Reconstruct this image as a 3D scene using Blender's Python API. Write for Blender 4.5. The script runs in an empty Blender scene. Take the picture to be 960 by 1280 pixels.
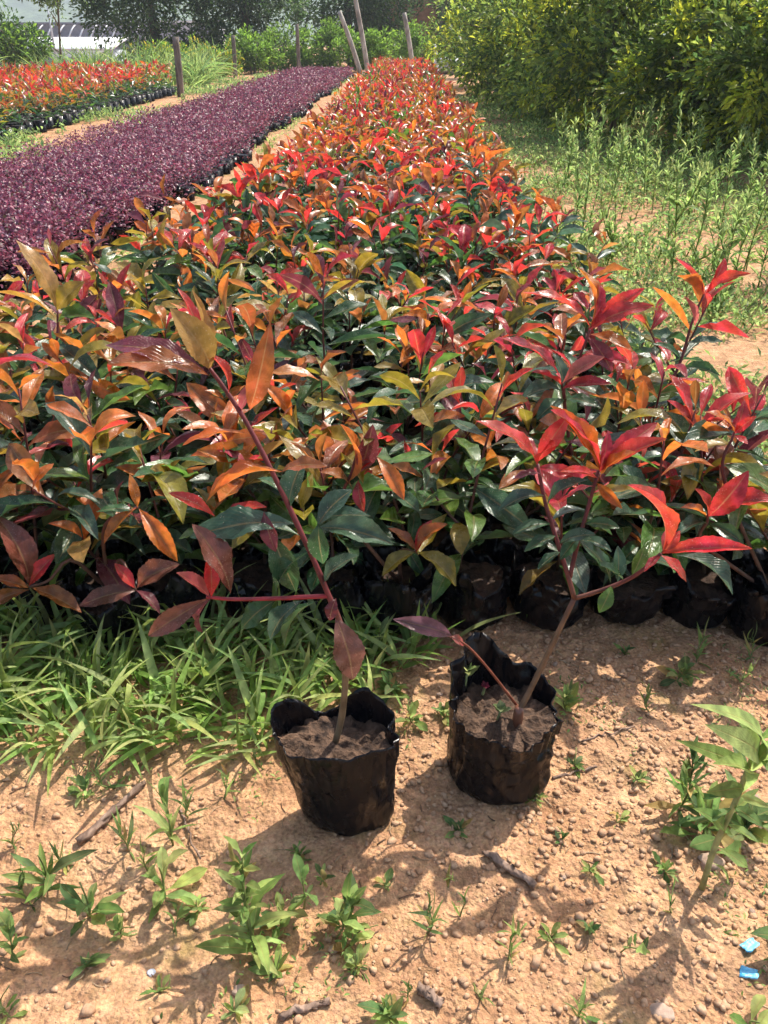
import bpy, math, random
import numpy as np
from mathutils import Matrix, Vector

# ------------------------------------------------------------------ camera, world, sun
SC = bpy.context.scene
COL = SC.collection
HC = 1.1                                  # camera height
F_PX = 1044.0                             # focal length in pixels of the 960x1280 photograph
PITCH = math.radians(29.8)
YAW = math.radians(1.43)

cam_d = bpy.data.cameras.new('camera')
cam = bpy.data.objects.new('camera', cam_d)
COL.objects.link(cam)
cam_d.sensor_fit = 'VERTICAL'
cam_d.sensor_height = 24.0
cam_d.lens = 12.0 / (640.0 / F_PX)
cam_d.clip_start = 0.02
cam_d.clip_end = 4000.0
cam.location = (0, 0, HC)
cam.rotation_euler = (math.pi / 2 - PITCH, 0, YAW)
SC.camera = cam

SUN_EL = math.radians(55)
SUN_AZ = math.radians(40)                 # from +Y towards +X
world = bpy.data.worlds.new('World')
SC.world = world
world.use_nodes = True
wn = world.node_tree
for n in list(wn.nodes):
    wn.nodes.remove(n)
w_out = wn.nodes.new('ShaderNodeOutputWorld')
w_bg = wn.nodes.new('ShaderNodeBackground')
w_sky = wn.nodes.new('ShaderNodeTexSky')
w_sky.sky_type = 'NISHITA'
w_sky.sun_disc = False
w_sky.sun_elevation = SUN_EL
w_sky.sun_rotation = SUN_AZ
w_sky.air_density = 1.3
w_sky.dust_density = 3.0
w_bg.inputs['Strength'].default_value = 0.15
wn.links.new(w_sky.outputs[0], w_bg.inputs[0])
wn.links.new(w_bg.outputs[0], w_out.inputs[0])

sun_d = bpy.data.lights.new('sun', 'SUN')
sun_d.energy = 5.0
sun_d.angle = math.radians(0.53)
sun_d.color = (1.0, 0.93, 0.82)
sun = bpy.data.objects.new('sun', sun_d)
COL.objects.link(sun)
SUN_DIR = Vector((math.sin(SUN_AZ) * math.cos(SUN_EL), math.cos(SUN_AZ) * math.cos(SUN_EL), math.sin(SUN_EL)))
sun.rotation_euler = SUN_DIR.to_track_quat('Z', 'Y').to_euler()
sun.location = (3, 6, 8)

SC.view_settings.view_transform = 'Standard'
SC.view_settings.look = 'None'
SC.view_settings.gamma = 1.0
SC.view_settings.exposure = 0.76
SC.cycles.max_bounces = 4
SC.cycles.diffuse_bounces = 2
SC.cycles.glossy_bounces = 1
SC.cycles.transmission_bounces = 2
SC.cycles.use_adaptive_sampling = True
SC.cycles.adaptive_threshold = 0.03
SC.cycles.transparent_max_bounces = 4
SC.cycles.volume_bounces = 0
SC.cycles.caustics_reflective = False
SC.cycles.caustics_refractive = False

rng = np.random.default_rng(7)
random.seed(7)

# ------------------------------------------------------------------ layout helper (photo pixel -> place)
_r = np.array([math.cos(YAW), math.sin(YAW), 0.0])
_f = np.array([-math.sin(YAW) * math.cos(PITCH), math.cos(YAW) * math.cos(PITCH), -math.sin(PITCH)])
_u = np.cross(_r, _f)


def ray(px, py):
    return _f + _r * (px - 480) / F_PX - _u * (py - 640) / F_PX


def at_y(px, py, Y):
    d = ray(px, py)
    t = Y / d[1]
    return np.array([0, 0, HC]) + d * t


def at_z(px, py, z=0.0):
    d = ray(px, py)
    t = (z - HC) / d[2]
    return np.array([0, 0, HC]) + d * t


# ------------------------------------------------------------------ noise
def _hash(ix, iy, iz, seed):
    h = (ix * 374761393 + iy * 668265263 + iz * 2147483647 + seed * 974634777) & 0xFFFFFFFF
    h = ((h ^ (h >> 13)) * 1274126177) & 0xFFFFFFFF
    h = (h ^ (h >> 16)) & 0xFFFFFFFF
    return h / 4294967295.0


def vnoise(x, y, z=0.0, seed=0):
    x, y, z = np.broadcast_arrays(np.asarray(x, float), np.asarray(y, float), np.asarray(z, float))
    ix, iy, iz = (np.floor(a).astype(np.int64) for a in (x, y, z))
    fx, fy, fz = x - ix, y - iy, z - iz
    fx, fy, fz = (a * a * (3 - 2 * a) for a in (fx, fy, fz))
    out = 0
    for dx in (0, 1):
        for dy in (0, 1):
            for dz in (0, 1):
                w = (fx if dx else 1 - fx) * (fy if dy else 1 - fy) * (fz if dz else 1 - fz)
                out = out + w * _hash(ix + dx, iy + dy, iz + dz, seed)
    return out * 2 - 1


def fbm(x, y, z=0.0, seed=0, oct=3):
    o, a = 0, 1.0
    for k in range(oct):
        o = o + a * vnoise(np.asarray(x) * 2 ** k, np.asarray(y) * 2 ** k, np.asarray(z) * 2 ** k, seed + k * 17)
        a *= 0.5
    return o


def sstep(x):
    x = np.clip(x, 0, 1)
    return x * x * (3 - 2 * x)


def ground_h(x, y):
    x = np.asarray(x, float)
    y = np.asarray(y, float)
    h = 0.016 * fbm(x * 2.6, y * 2.6, 0, 3, 2)
    near = 1 - sstep((np.hypot(x, y - 0.9) - 1.6) / 1.2)
    h = h + near * (0.0050 * fbm(x * 20, y * 20, 0, 5, 2) + 0.0042 * vnoise(x * 62, y * 62, 0, 9) * (0.45 + 0.55 * sstep((x + 0.2) / 0.5)))
    # land falls away on the far left, rises a little under the hedge on the right
    h = h - 3.2 * sstep((y - 24) / 30) * sstep((-x - 8.5) / 8)
    h = h + 0.25 * sstep((x - 2.2) / 3) * sstep((y - 3) / 6)
    return h


# ------------------------------------------------------------------ materials
def new_mat(name):
    m = bpy.data.materials.new(name)
    m.use_nodes = True
    nt = m.node_tree
    for n in list(nt.nodes):
        nt.nodes.remove(n)
    out = nt.nodes.new('ShaderNodeOutputMaterial')
    return m, nt, out


def N(nt, t, **kw):
    n = nt.nodes.new(t)
    for k, v in kw.items():
        if k in n.inputs:
            n.inputs[k].default_value = v
        else:
            setattr(n, k, v)
    return n


def mixc(nt, fac, a, b, mode='MIX'):
    n = nt.nodes.new('ShaderNodeMix')
    n.data_type = 'RGBA'
    n.blend_type = mode
    for i, v in ((0, fac), (6, a), (7, b)):
        if hasattr(v, 'links') or hasattr(v, 'is_linked'):
            nt.links.new(v, n.inputs[i])
        else:
            n.inputs[i].default_value = v if i == 0 else (*v, 1)
    return n.outputs[2]


def ramp(nt, src, p0, p1, c0=(0, 0, 0), c1=(1, 1, 1)):
    r = nt.nodes.new('ShaderNodeValToRGB')
    r.color_ramp.elements[0].position = p0
    r.color_ramp.elements[1].position = p1
    r.color_ramp.elements[0].color = (*c0, 1)
    r.color_ramp.elements[1].color = (*c1, 1)
    nt.links.new(src, r.inputs[0])
    return r.outputs[0]


def math_n(nt, op, a, b=0.0):
    n = nt.nodes.new('ShaderNodeMath')
    n.operation = op
    for i, v in ((0, a), (1, b)):
        if hasattr(v, 'is_linked'):
            nt.links.new(v, n.inputs[i])
        else:
            n.inputs[i].default_value = v
    return n.outputs[0]


def leaf_mat(name, use_object, rough=0.3, trans=0.35, spec=0.5, veins=True, spots=0.0, pale_back=0.16, sat=1.0):
    m, nt, out = new_mat(name)
    if use_object:
        base = N(nt, 'ShaderNodeObjectInfo').outputs['Color']
    else:
        base = N(nt, 'ShaderNodeAttribute', attribute_name='col').outputs['Color']
    tc = N(nt, 'ShaderNodeTexCoord')
    geo = N(nt, 'ShaderNodeNewGeometry')
    no = N(nt, 'ShaderNodeTexNoise', Scale=55.0, Detail=2.0)
    nt.links.new(geo.outputs['Position'], no.inputs['Vector'])
    mott = ramp(nt, no.outputs['Fac'], 0.3, 0.72, (0.62, 0.62, 0.62), (1.3, 1.3, 1.3))
    col = mixc(nt, 1.0, base, mott, 'MULTIPLY')
    bump_src = no.outputs['Fac']
    if veins:
        nh = N(nt, 'ShaderNodeTexNoise', Scale=24.0, Detail=2.0)
        nt.links.new(geo.outputs['Position'], nh.inputs['Vector'])
        hv = N(nt, 'ShaderNodeHueSaturation')
        nt.links.new(ramp(nt, nh.outputs['Fac'], 0.3, 0.7, (0.49,) * 3, (0.512,) * 3), hv.inputs['Hue'])
        nt.links.new(ramp(nt, nh.outputs['Fac'], 0.35, 0.68, (1.15,) * 3, (0.75,) * 3), hv.inputs['Value'])
        nt.links.new(col, hv.inputs['Color'])
        col = hv.outputs[0]
        sep = N(nt, 'ShaderNodeSeparateXYZ')
        nt.links.new(tc.outputs['UV'], sep.inputs[0])
        cx = math_n(nt, 'ABSOLUTE', math_n(nt, 'SUBTRACT', sep.outputs[0], 0.5))
        rib = ramp(nt, cx, 0.012, 0.05, (1, 1, 1), (0, 0, 0))
        # side veins run obliquely from the midrib
        vv = math_n(nt, 'SUBTRACT', math_n(nt, 'MULTIPLY', sep.outputs[1], 13.0), math_n(nt, 'MULTIPLY', cx, 9.0))
        vf = math_n(nt, 'ABSOLUTE', math_n(nt, 'SUBTRACT', math_n(nt, 'FRACT', vv), 0.5))
        vein = ramp(nt, vf, 0.0, 0.12, (1, 1, 1), (0, 0, 0))
        pale = mixc(nt, 0.45, col, (0.42, 0.30, 0.14))
        col = mixc(nt, math_n(nt, 'MULTIPLY', rib, 0.75), col, pale)
        col = mixc(nt, math_n(nt, 'MULTIPLY', vein, 0.16), col, pale)
        bump_src = math_n(nt, 'SUBTRACT', no.outputs['Fac'],
                          math_n(nt, 'ADD', math_n(nt, 'MULTIPLY', rib, 0.9), math_n(nt, 'MULTIPLY', vein, 0.4)))
    if spots > 0:
        vo = N(nt, 'ShaderNodeTexVoronoi', Scale=260.0)
        nt.links.new(geo.outputs['Position'], vo.inputs['Vector'])
        n2 = N(nt, 'ShaderNodeTexNoise', Scale=28.0)
        nt.links.new(geo.outputs['Position'], n2.inputs['Vector'])
        sp = math_n(nt, 'MULTIPLY', ramp(nt, vo.outputs['Distance'], 0.12, 0.26, (1, 1, 1), (0, 0, 0)),
                    ramp(nt, n2.outputs['Fac'], 0.48, 0.62))
        col = mixc(nt, math_n(nt, 'MULTIPLY', sp, spots), col, (0.55, 0.45, 0.38))
    back = mixc(nt, pale_back, col, (0.30, 0.22, 0.12))
    face_col = mixc(nt, geo.outputs['Backfacing'], col, back)
    if veins:
        n9 = N(nt, 'ShaderNodeTexNoise', Scale=420.0, Detail=1.0)
        nt.links.new(geo.outputs['Position'], n9.inputs['Vector'])
        bump_src = math_n(nt, 'ADD', bump_src, math_n(nt, 'MULTIPLY', n9.outputs['Fac'], 0.55))
    bump = N(nt, 'ShaderNodeBump', Strength=0.5, Distance=0.002)
    nt.links.new(bump_src, bump.inputs['Height'])
    p = N(nt, 'ShaderNodeBsdfPrincipled', Roughness=rough)
    p.inputs['Specular IOR Level'].default_value = spec
    rr = math_n(nt, 'ADD', ramp(nt, no.outputs['Fac'], 0.3, 0.75, (rough - .06,) * 3, (rough + .22,) * 3),
                math_n(nt, 'MULTIPLY', geo.outputs['Backfacing'], 0.25))
    nt.links.new(rr, p.inputs['Roughness'])
    nt.links.new(face_col, p.inputs['Base Color'])
    if veins:
        nt.links.new(bump.outputs[0], p.inputs['Normal'])
    tr = N(nt, 'ShaderNodeBsdfTranslucent')
    hs = N(nt, 'ShaderNodeHueSaturation', Saturation=1.0 * sat, Value=1.75)
    nt.links.new(col, hs.inputs['Color'])
    nt.links.new(hs.outputs[0], tr.inputs['Color'])
    mx = N(nt, 'ShaderNodeMixShader', Fac=trans)
    nt.links.new(p.outputs[0], mx.inputs[1])
    nt.links.new(tr.outputs[0], mx.inputs[2])
    nt.links.new(mx.outputs[0], out.inputs['Surface'])
    return m


def simple_mat(name, c0, c1, scale=20.0, rough=0.7, bump=0.3, bdist=0.005, spec=0.3, stretch=(1, 1, 1), p0=0.35, p1=0.68,
               coord='Object'):
    m, nt, out = new_mat(name)
    tc = N(nt, 'ShaderNodeTexCoord')
    mp = N(nt, 'ShaderNodeMapping')
    mp.inputs['Scale'].default_value = stretch
    nt.links.new(tc.outputs[coord], mp.inputs[0])
    no = N(nt, 'ShaderNodeTexNoise', Scale=scale, Detail=5.0, Roughness=0.6)
    nt.links.new(mp.outputs[0], no.inputs['Vector'])
    col = ramp(nt, no.outputs['Fac'], p0, p1, c0, c1)
    b = N(nt, 'ShaderNodeBump', Strength=bump, Distance=bdist)
    nt.links.new(no.outputs['Fac'], b.inputs['Height'])
    p = N(nt, 'ShaderNodeBsdfPrincipled', Roughness=rough)
    p.inputs['Specular IOR Level'].default_value = spec
    nt.links.new(col, p.inputs['Base Color'])
    nt.links.new(b.outputs[0], p.inputs['Normal'])
    nt.links.new(p.outputs[0], out.inputs['Surface'])
    return m


def soil_mat(name, bed=False):
    m, nt, out = new_mat(name)
    geo = N(nt, 'ShaderNodeNewGeometry')
    pos = geo.outputs['Position']

    def noise(s, d=4.0, r=0.6):
        n = N(nt, 'ShaderNodeTexNoise', Scale=s, Detail=d, Roughness=r)
        nt.links.new(pos, n.inputs['Vector'])
        return n.outputs['Fac']
    n1, n2, n3 = noise(3.2, 2), noise(26, 4, 0.65), noise(180, 2)
    col = ramp(nt, n1, 0.3, 0.7, (0.36, 0.195, 0.103), (0.49, 0.305, 0.18))
    col = mixc(nt, 0.75, col, ramp(nt, n2, 0.33, 0.66, (0.5, 0.44, 0.39), (1.25, 1.21, 1.16)), 'MULTIPLY')
    col = mixc(nt, 0.55, col, ramp(nt, n3, 0.35, 0.68, (0.62, 0.6, 0.58), (1.35, 1.35, 1.33)), 'MULTIPLY')
    vo = N(nt, 'ShaderNodeTexVoronoi', Scale=120.0)
    nt.links.new(pos, vo.inputs['Vector'])
    grain = N(nt, 'ShaderNodeHueSaturation', Saturation=0.25, Value=0.95)
    nt.links.new(vo.outputs['Color'], grain.inputs['Color'])
    col = mixc(nt, 0.14, col, grain.outputs[0], 'OVERLAY')
    # damp moss film and darker organic dirt
    nm = noise(5.2, 4, 0.65)
    moss = math_n(nt, 'MULTIPLY', ramp(nt, nm, 0.56, 0.70), 0.55)
    col = mixc(nt, moss, col, (0.16, 0.145, 0.035))
    nd = noise(7.0, 4, 0.7)
    col = mixc(nt, math_n(nt, 'MULTIPLY', ramp(nt, nd, 0.52, 0.7), 0.6), col, (0.15, 0.085, 0.05))
    hgt = math_n(nt, 'ADD', math_n(nt, 'MULTIPLY', n2, 0.6), math_n(nt, 'MULTIPLY', n3, 0.35))
    hgt = math_n(nt, 'ADD', hgt, math_n(nt, 'MULTIPLY', vo.outputs['Distance'], -0.35))
    b = N(nt, 'ShaderNodeBump', Strength=0.9, Distance=0.012)
    nt.links.new(hgt, b.inputs['Height'])
    p = N(nt, 'ShaderNodeBsdfPrincipled', Roughness=0.92)
    p.inputs['Specular IOR Level'].default_value = 0.2
    nt.links.new(col, p.inputs['Base Color'])
    nt.links.new(b.outputs[0], p.inputs['Normal'])
    nt.links.new(p.outputs[0], out.inputs['Surface'])
    return m


def plastic_mat():
    m, nt, out = new_mat('black_plastic')
    tc = N(nt, 'ShaderNodeTexCoord')
    no = N(nt, 'ShaderNodeTexNoise', Scale=16.0, Detail=6.0, Roughness=0.65)
    nt.links.new(tc.outputs['Object'], no.inputs['Vector'])
    mp = N(nt, 'ShaderNodeMapping')
    mp.inputs['Scale'].default_value = (26, 26, 9)
    nt.links.new(tc.outputs['Object'], mp.inputs[0])
    n2 = N(nt, 'ShaderNodeTexNoise', Scale=0.5, Detail=2.0, Distortion=0.8)
    nt.links.new(mp.outputs[0], n2.inputs['Vector'])
    crs = []
    for sc_, w_ in ((1.0, 1.0), (2.3, 0.45)):
        ad = N(nt, 'ShaderNodeVectorMath', operation='ADD')
        nt.links.new(mp.outputs[0], ad.inputs[0])
        nt.links.new(n2.outputs['Color'], ad.inputs[1])
        v_ = N(nt, 'ShaderNodeTexVoronoi', Scale=sc_)
        nt.links.new(ad.outputs[0], v_.inputs['Vector'])
        crs.append(math_n(nt, 'MULTIPLY', v_.outputs['Distance'], w_))
    crease = math_n(nt, 'ADD', crs[0], crs[1])
    sx = N(nt, 'ShaderNodeSeparateXYZ')
    nt.links.new(tc.outputs['Object'], sx.inputs[0])
    dust = ramp(nt, no.outputs['Fac'], 0.53, 0.78)
    col = mixc(nt, math_n(nt, 'MULTIPLY', dust, 0.3), (0.005, 0.005, 0.007), (0.05, 0.03, 0.02))
    b = N(nt, 'ShaderNodeBump', Strength=0.75, Distance=0.012)
    nt.links.new(crease, b.inputs['Height'])
    p = N(nt, 'ShaderNodeBsdfPrincipled')
    p.inputs['Specular IOR Level'].default_value = 0.28
    nt.links.new(ramp(nt, no.outputs['Fac'], 0.3, 0.7, (0.14,) * 3, (0.42,) * 3), p.inputs['Roughness'])
    nt.links.new(col, p.inputs['Base Color'])
    nt.links.new(b.outputs[0], p.inputs['Normal'])
    nt.links.new(p.outputs[0], out.inputs['Surface'])
    return m


M = {}
M['leaf_obj'] = leaf_mat('photinia_leaf', True, rough=0.2, trans=0.42, spec=0.6, spots=0.4)
M['leaf_col'] = leaf_mat('photinia_foliage', False, rough=0.26, trans=0.42, spec=0.6, veins=False)
M['purple'] = leaf_mat('loropetalum_foliage', False, rough=0.38, trans=0.25, spec=0.5, veins=False, pale_back=0.2)
M['weed_obj'] = leaf_mat('weed_leaf', True, rough=0.5, trans=0.45, spec=0.25, pale_back=0.1)
M['weed_col'] = leaf_mat('weed_foliage', False, rough=0.52, trans=0.45, spec=0.22, veins=False, pale_back=0.1)
M['tree_col'] = leaf_mat('tree_foliage', False, rough=0.4, trans=0.55, spec=0.45, veins=False, pale_back=0.15)
M['stem'] = leaf_mat('young_stem', False, rough=0.5, trans=0.0, spec=0.35, veins=False, pale_back=0.0)
M['plastic'] = plastic_mat()
M['soil'] = soil_mat('soil')
M['pot_soil'] = simple_mat('pot_soil', (0.035, 0.022, 0.016), (0.16, 0.095, 0.06), 45, 0.95, 0.9, 0.02)
M['bag_soil'] = simple_mat('bag_soil', (0.02, 0.013, 0.01), (0.085, 0.05, 0.034), 45, 0.95, 0.9, 0.02)
M['bark'] = simple_mat('bark', (0.06, 0.045, 0.035), (0.2, 0.16, 0.12), 14, 0.9, 0.8, 0.02, stretch=(1, 1, 0.25))
M['pale_bark'] = simple_mat('pale_bark', (0.22, 0.19, 0.16), (0.5, 0.46, 0.4), 12, 0.85, 0.5, 0.02, stretch=(1, 1, 0.3))
M['stick'] = simple_mat('dead_stick', (0.09, 0.055, 0.04), (0.34, 0.23, 0.17), 60, 0.85, 0.7, 0.004, stretch=(1, 0.15, 1))
M['post'] = simple_mat('weathered_post', (0.09, 0.07, 0.06), (0.24, 0.2, 0.17), 20, 0.9, 0.6, 0.01, stretch=(1, 1, 0.15))
M['white_wall'] = simple_mat('white_sheet', (0.66, 0.67, 0.70), (0.8, 0.8, 0.82), 1.5, 0.6, 0.1)
M['grey_wall'] = simple_mat('grey_wall', (0.33, 0.37, 0.42), (0.44, 0.47, 0.52), 2.0, 0.8, 0.1)
M['dark_roof'] = simple_mat('dark_roof', (0.13, 0.12, 0.16), (0.2, 0.18, 0.22), 3.0, 0.7, 0.1)
M['brown_wall'] = simple_mat('brown_wall', (0.20, 0.115, 0.07), (0.33, 0.2, 0.12), 4.0, 0.85, 0.3)
M['hoop'] = simple_mat('white_hoop', (0.7, 0.7, 0.72), (0.8, 0.8, 0.8), 5, 0.5, 0.05)
M['blue'] = simple_mat('blue_foil', (0.03, 0.28, 0.5), (0.25, 0.6, 0.8), 70, 0.35, 0.8, 0.004, spec=0.6)
M['brown_band'] = simple_mat('brown_plastic', (0.10, 0.035, 0.02), (0.2, 0.08, 0.045), 40, 0.35, 0.3, 0.003, spec=0.5)
M['hill'] = simple_mat('hillside', (0.035, 0.065, 0.03), (0.13, 0.19, 0.08), 0.07, 0.95, 1.0, 4.0, coord='Object')
M['sack'] = simple_mat('grey_sack', (0.35, 0.36, 0.38), (0.6, 0.6, 0.62), 12, 0.6, 0.5, 0.02)
M['stone'] = simple_mat('pale_stone', (0.30, 0.20, 0.145), (0.47, 0.34, 0.26), 60, 0.85, 0.6, 0.004)
M['clod'] = simple_mat('lightened_clod', (0.32, 0.175, 0.095), (0.52, 0.34, 0.215), 90, 0.95, 0.5, 0.003, coord='Object')  # soil colour lightened to offset the unlit near sides of clods and crumbs

# ------------------------------------------------------------------ mesh helpers


def fast_mesh(name, V, F, mat=None, col=None, uv=None, smooth=True):
    V = np.ascontiguousarray(V, dtype=np.float32)
    F = np.ascontiguousarray(F, dtype=np.int32)
    k = F.shape[1]
    me = bpy.data.meshes.new(name)
    me.vertices.add(len(V))
    me.vertices.foreach_set('co', V.ravel())
    me.loops.add(F.size)
    me.loops.foreach_set('vertex_index', F.ravel())
    me.polygons.add(len(F))
    me.polygons.foreach_set('loop_start', np.arange(0, F.size, k, dtype=np.int32))
    me.polygons.foreach_set('loop_total', np.full(len(F), k, dtype=np.int32))
    if smooth:
        me.polygons.foreach_set('use_smooth', np.ones(len(F), dtype=bool))
    if uv is not None:
        ul = me.uv_layers.new(name='UVMap')
        ul.data.foreach_set('uv', np.ascontiguousarray(uv[F.ravel()], dtype=np.float32).ravel())
    if col is not None:
        ca = me.color_attributes.new('col', 'FLOAT_COLOR', 'POINT')
        c4 = np.ones((len(V), 4), dtype=np.float32)
        c4[:, :3] = col
        ca.data.foreach_set('color', c4.ravel())
    me.update(calc_edges=True)
    if mat is not None:
        me.materials.append(mat)
    return me


def link(name, data, parent=None, loc=None, mat4=None, color=None, kind=None):
    o = bpy.data.objects.new(name, data)
    COL.objects.link(o)
    if parent is not None:
        o.parent = parent
    if mat4 is not None:
        o.matrix_basis = mat4
    if loc is not None:
        o.location = loc
    if color is not None:
        o.color = (*[float(c) for c in color], 1)
    if kind:
        o['kind'] = kind
    return o


def tag(o, label, cat, group=None):
    o['label'] = label
    o['category'] = cat
    if group:
        o['group'] = group
    return o


def empty(name, loc, rz=0.0):
    o = link(name, None)
    o.empty_display_size = 0.05
    o.location = [float(v) for v in loc]
    o.rotation_euler = (0, 0, rz)
    return o


class MB:
    """collects triangles / coloured verts into one mesh"""

    def __init__(self):
        self.V, self.F, self.C, self.U, self.n = [], [], [], [], 0

    def add(self, V, F, col=(1, 1, 1), uv=None):
        V = np.asarray(V, float)
        F = np.asarray(F, int)
        if F.shape[1] == 4:
            F = np.concatenate([F[:, [0, 1, 2]], F[:, [0, 2, 3]]])
        self.V.append(V)
        self.F.append(F + self.n)
        c = np.asarray(col, float)
        self.C.append(np.broadcast_to(c, (len(V), 3)))
        self.U.append(np.zeros((len(V), 2)) if uv is None else uv)
        self.n += len(V)
        return self

    def mesh(self, name, mat, smooth=True):
        return fast_mesh(name, np.concatenate(self.V), np.concatenate(self.F), mat,
                         np.concatenate(self.C), np.concatenate(self.U), smooth)


def tube(pts, rad, sides=6, cap=True):
    pts = np.asarray(pts, float)
    n = len(pts)
    rad = np.broadcast_to(np.asarray(rad, float), (n,))
    tg = np.gradient(pts, axis=0)
    tg /= np.linalg.norm(tg, axis=1)[:, None] + 1e-9
    ref = np.array([1.0, 0.02, 0.05]) if abs(tg[0][0]) < 0.8 else np.array([0.03, 1.0, 0.02])
    V = []
    a = np.linspace(0, 2 * np.pi, sides, endpoint=False)
    for i in range(n):
        b = np.cross(tg[i], ref)
        b /= np.linalg.norm(b) + 1e-9
        c = np.cross(tg[i], b)
        V.append(pts[i] + rad[i] * (np.cos(a)[:, None] * b + np.sin(a)[:, None] * c))
    V = np.concatenate(V)
    F = []
    for i in range(n - 1):
        for k in range(sides):
            k2 = (k + 1) % sides
            F.append((i * sides + k, i * sides + k2, (i + 1) * sides + k2))
            F.append((i * sides + k, (i + 1) * sides + k2, (i + 1) * sides + k))
    if cap:
        V = np.concatenate([V, pts[:1], pts[-1:]])
        for k in range(sides):
            k2 = (k + 1) % sides
            F.append((n * sides, k2, k))
            F.append((n * sides + 1, (n - 1) * sides + k, (n - 1) * sides + k2))
    return V, np.array(F)


def smooth_path(pts, n=12):
    pts = np.asarray(pts, float)
    if len(pts) < 3:
        t = np.linspace(0, 1, n)[:, None]
        return pts[0] * (1 - t) + pts[-1] * t
    P = np.concatenate([[2 * pts[0] - pts[1]], pts, [2 * pts[-1] - pts[-2]]])
    out = []
    m = len(pts) - 1
    for s in np.linspace(0, m - 1e-6, n):
        i = int(s)
        t = s - i
        p0, p1, p2, p3 = P[i:i + 4]
        out.append(0.5 * (2 * p1 + (p2 - p0) * t + (2 * p0 - 5 * p1 + 4 * p2 - p3) * t * t + (3 * p1 - p0 - 3 * p2 + p3) * t ** 3))
    return np.array(out)


def box(c, s):
    c, s = np.asarray(c, float), np.asarray(s, float) / 2
    V = np.array([[x, y, z] for x in (-1, 1) for y in (-1, 1) for z in (-1, 1)]) * s + c
    F = np.array([(0, 1, 3, 2), (4, 6, 7, 5), (0, 4, 5, 1), (2, 3, 7, 6), (0, 2, 6, 4), (1, 5, 7, 3)])
    return V, F


def leaf_template(seg=6, across=4, arch=0.1, fold=0.25, belly=0.5, wave=0.0, twist=0.0, serr=0.0, tip=1.0, ph=0.0, asp=0.38, blunt=0.86):
    """unit leaf: along +Y from 0 to 1, half width 0.5, arched above the chord, folded up along the midrib"""
    ts = np.linspace(0, 1, seg + 1)
    s = np.linspace(-1, 1, across + 1)
    pw = math.log(0.5) / math.log(belly)
    V, U = [], []
    for i, t in enumerate(ts):
        w = max(math.sin(math.pi * t ** pw), 0) ** (0.95 if t < belly else blunt) if 0 < t < 1 else 0.0
        w *= 1 - 0.12 * t * tip
        w = max(w, 0.045 if t < 0.5 else 0.0)
        for q in s:
            wi = 0.5 * w
            if serr and abs(q) == 1 and 0 < t < 1:
                wi *= 1 + serr * (1 if i % 2 else -1)
            x = q * wi
            z = arch * 4 * t * (1 - t) * (1 - 0.3 * t) + asp * (fold * abs(x) + wave * wi * math.sin(t * 15 + ph + (0 if q > 0 else 2)) * abs(q))
            a = twist * (t - 0.3)
            V.append((x * math.cos(a), t, z + asp * x * math.sin(a)))
            U.append((0.5 + q * 0.5, t))
    F = []
    m = across + 1
    for i in range(seg):
        for k in range(across):
            a, b, c, d = i * m + k, i * m + k + 1, (i + 1) * m + k + 1, (i + 1) * m + k
            if i == seg - 1:
                if k == 0:
                    pass
                F.append((a, b, c))
            else:
                F += [(a, b, c), (a, c, d)]
    return np.array(V), np.array(F), np.array(U)


trng = random.Random(3)
HI = [leaf_template(7, 4, trng.uniform(0.0, 0.27), trng.uniform(0.1, 0.8), trng.uniform(0.52, 0.62), trng.uniform(0, 0.3),
                    trng.uniform(-0.7, 0.7), 0.0, 1.0, k) for k in range(14)]
HERO = [leaf_template(22, 4, trng.uniform(0.06, 0.2), trng.uniform(0.2, 0.8), trng.uniform(0.5, 0.6), trng.uniform(0.03, 0.2),
                      trng.uniform(-0.5, 0.5), 0.035, 1.0, k) for k in range(10)]
MID = [leaf_template(4, 2, a, f, 0.55, 0, tw) for a, f, tw in ((0.06, 0.4, 0.3), (0.2, 0.6, -0.4), (0.14, 0.3, 0.1))]
LOW = [leaf_template(2, 2, a, f, 0.5, 0, tw) for a, f, tw in ((0.05, 0.35, 0.2), (0.13, 0.3, -0.3))]
BLADE = [leaf_template(8, 2, a, 0.5, 0.42, 0, tw, asp=0.07) for a, tw in ((0.1, 0.5), (0.22, -0.6), (0.3, 0.3), (0.02, 0.9))]
LANCE = [leaf_template(7, 2, a, 0.45, 0.5, 0.2, tw, asp=0.3) for a, tw in ((0.05, 0.3), (0.14, -0.4), (0.2, 0.1), (-0.04, 0.5))]


TINY = [(np.array([(0, 0, 0), (-0.5, 0.5, a), (0, 1, 0), (0.5, 0.5, a)], float), np.array([(0, 2, 1), (0, 3, 2)]),
         np.array([(0.5, 0), (0, 0.5), (0.5, 1), (1, 0.5)], float)) for a in (0.1, 0.2)]
OBOV = [leaf_template(7, 2, a, 0.4, 0.66, 0.2, tw, asp=0.45, blunt=0.6) for a, tw in ((0.06, 0.3), (0.16, -0.4), (0.22, 0.1), (-0.03, 0.3))]


def tmpl_mesh(prefix, T, mat):
    return [fast_mesh(prefix, v, f, mat, None, u) for v, f, u in T]


ME_HI = tmpl_mesh('photinia_leaf', HI, M['leaf_obj'])
ME_HERO = tmpl_mesh('photinia_leaf_serrated', HERO, M['leaf_obj'])
ME_LANCE = tmpl_mesh('weed_leaf', LANCE, M['weed_obj'])
ME_OBOV = tmpl_mesh('weed_leaf_round', OBOV, M['weed_obj'])
ME_BLADE = tmpl_mesh('grass_leaf', BLADE, M['weed_obj'])


def unit(v):
    v = np.asarray(v, float)
    return v / (np.linalg.norm(v, axis=-1, keepdims=True) + 1e-12)


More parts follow.
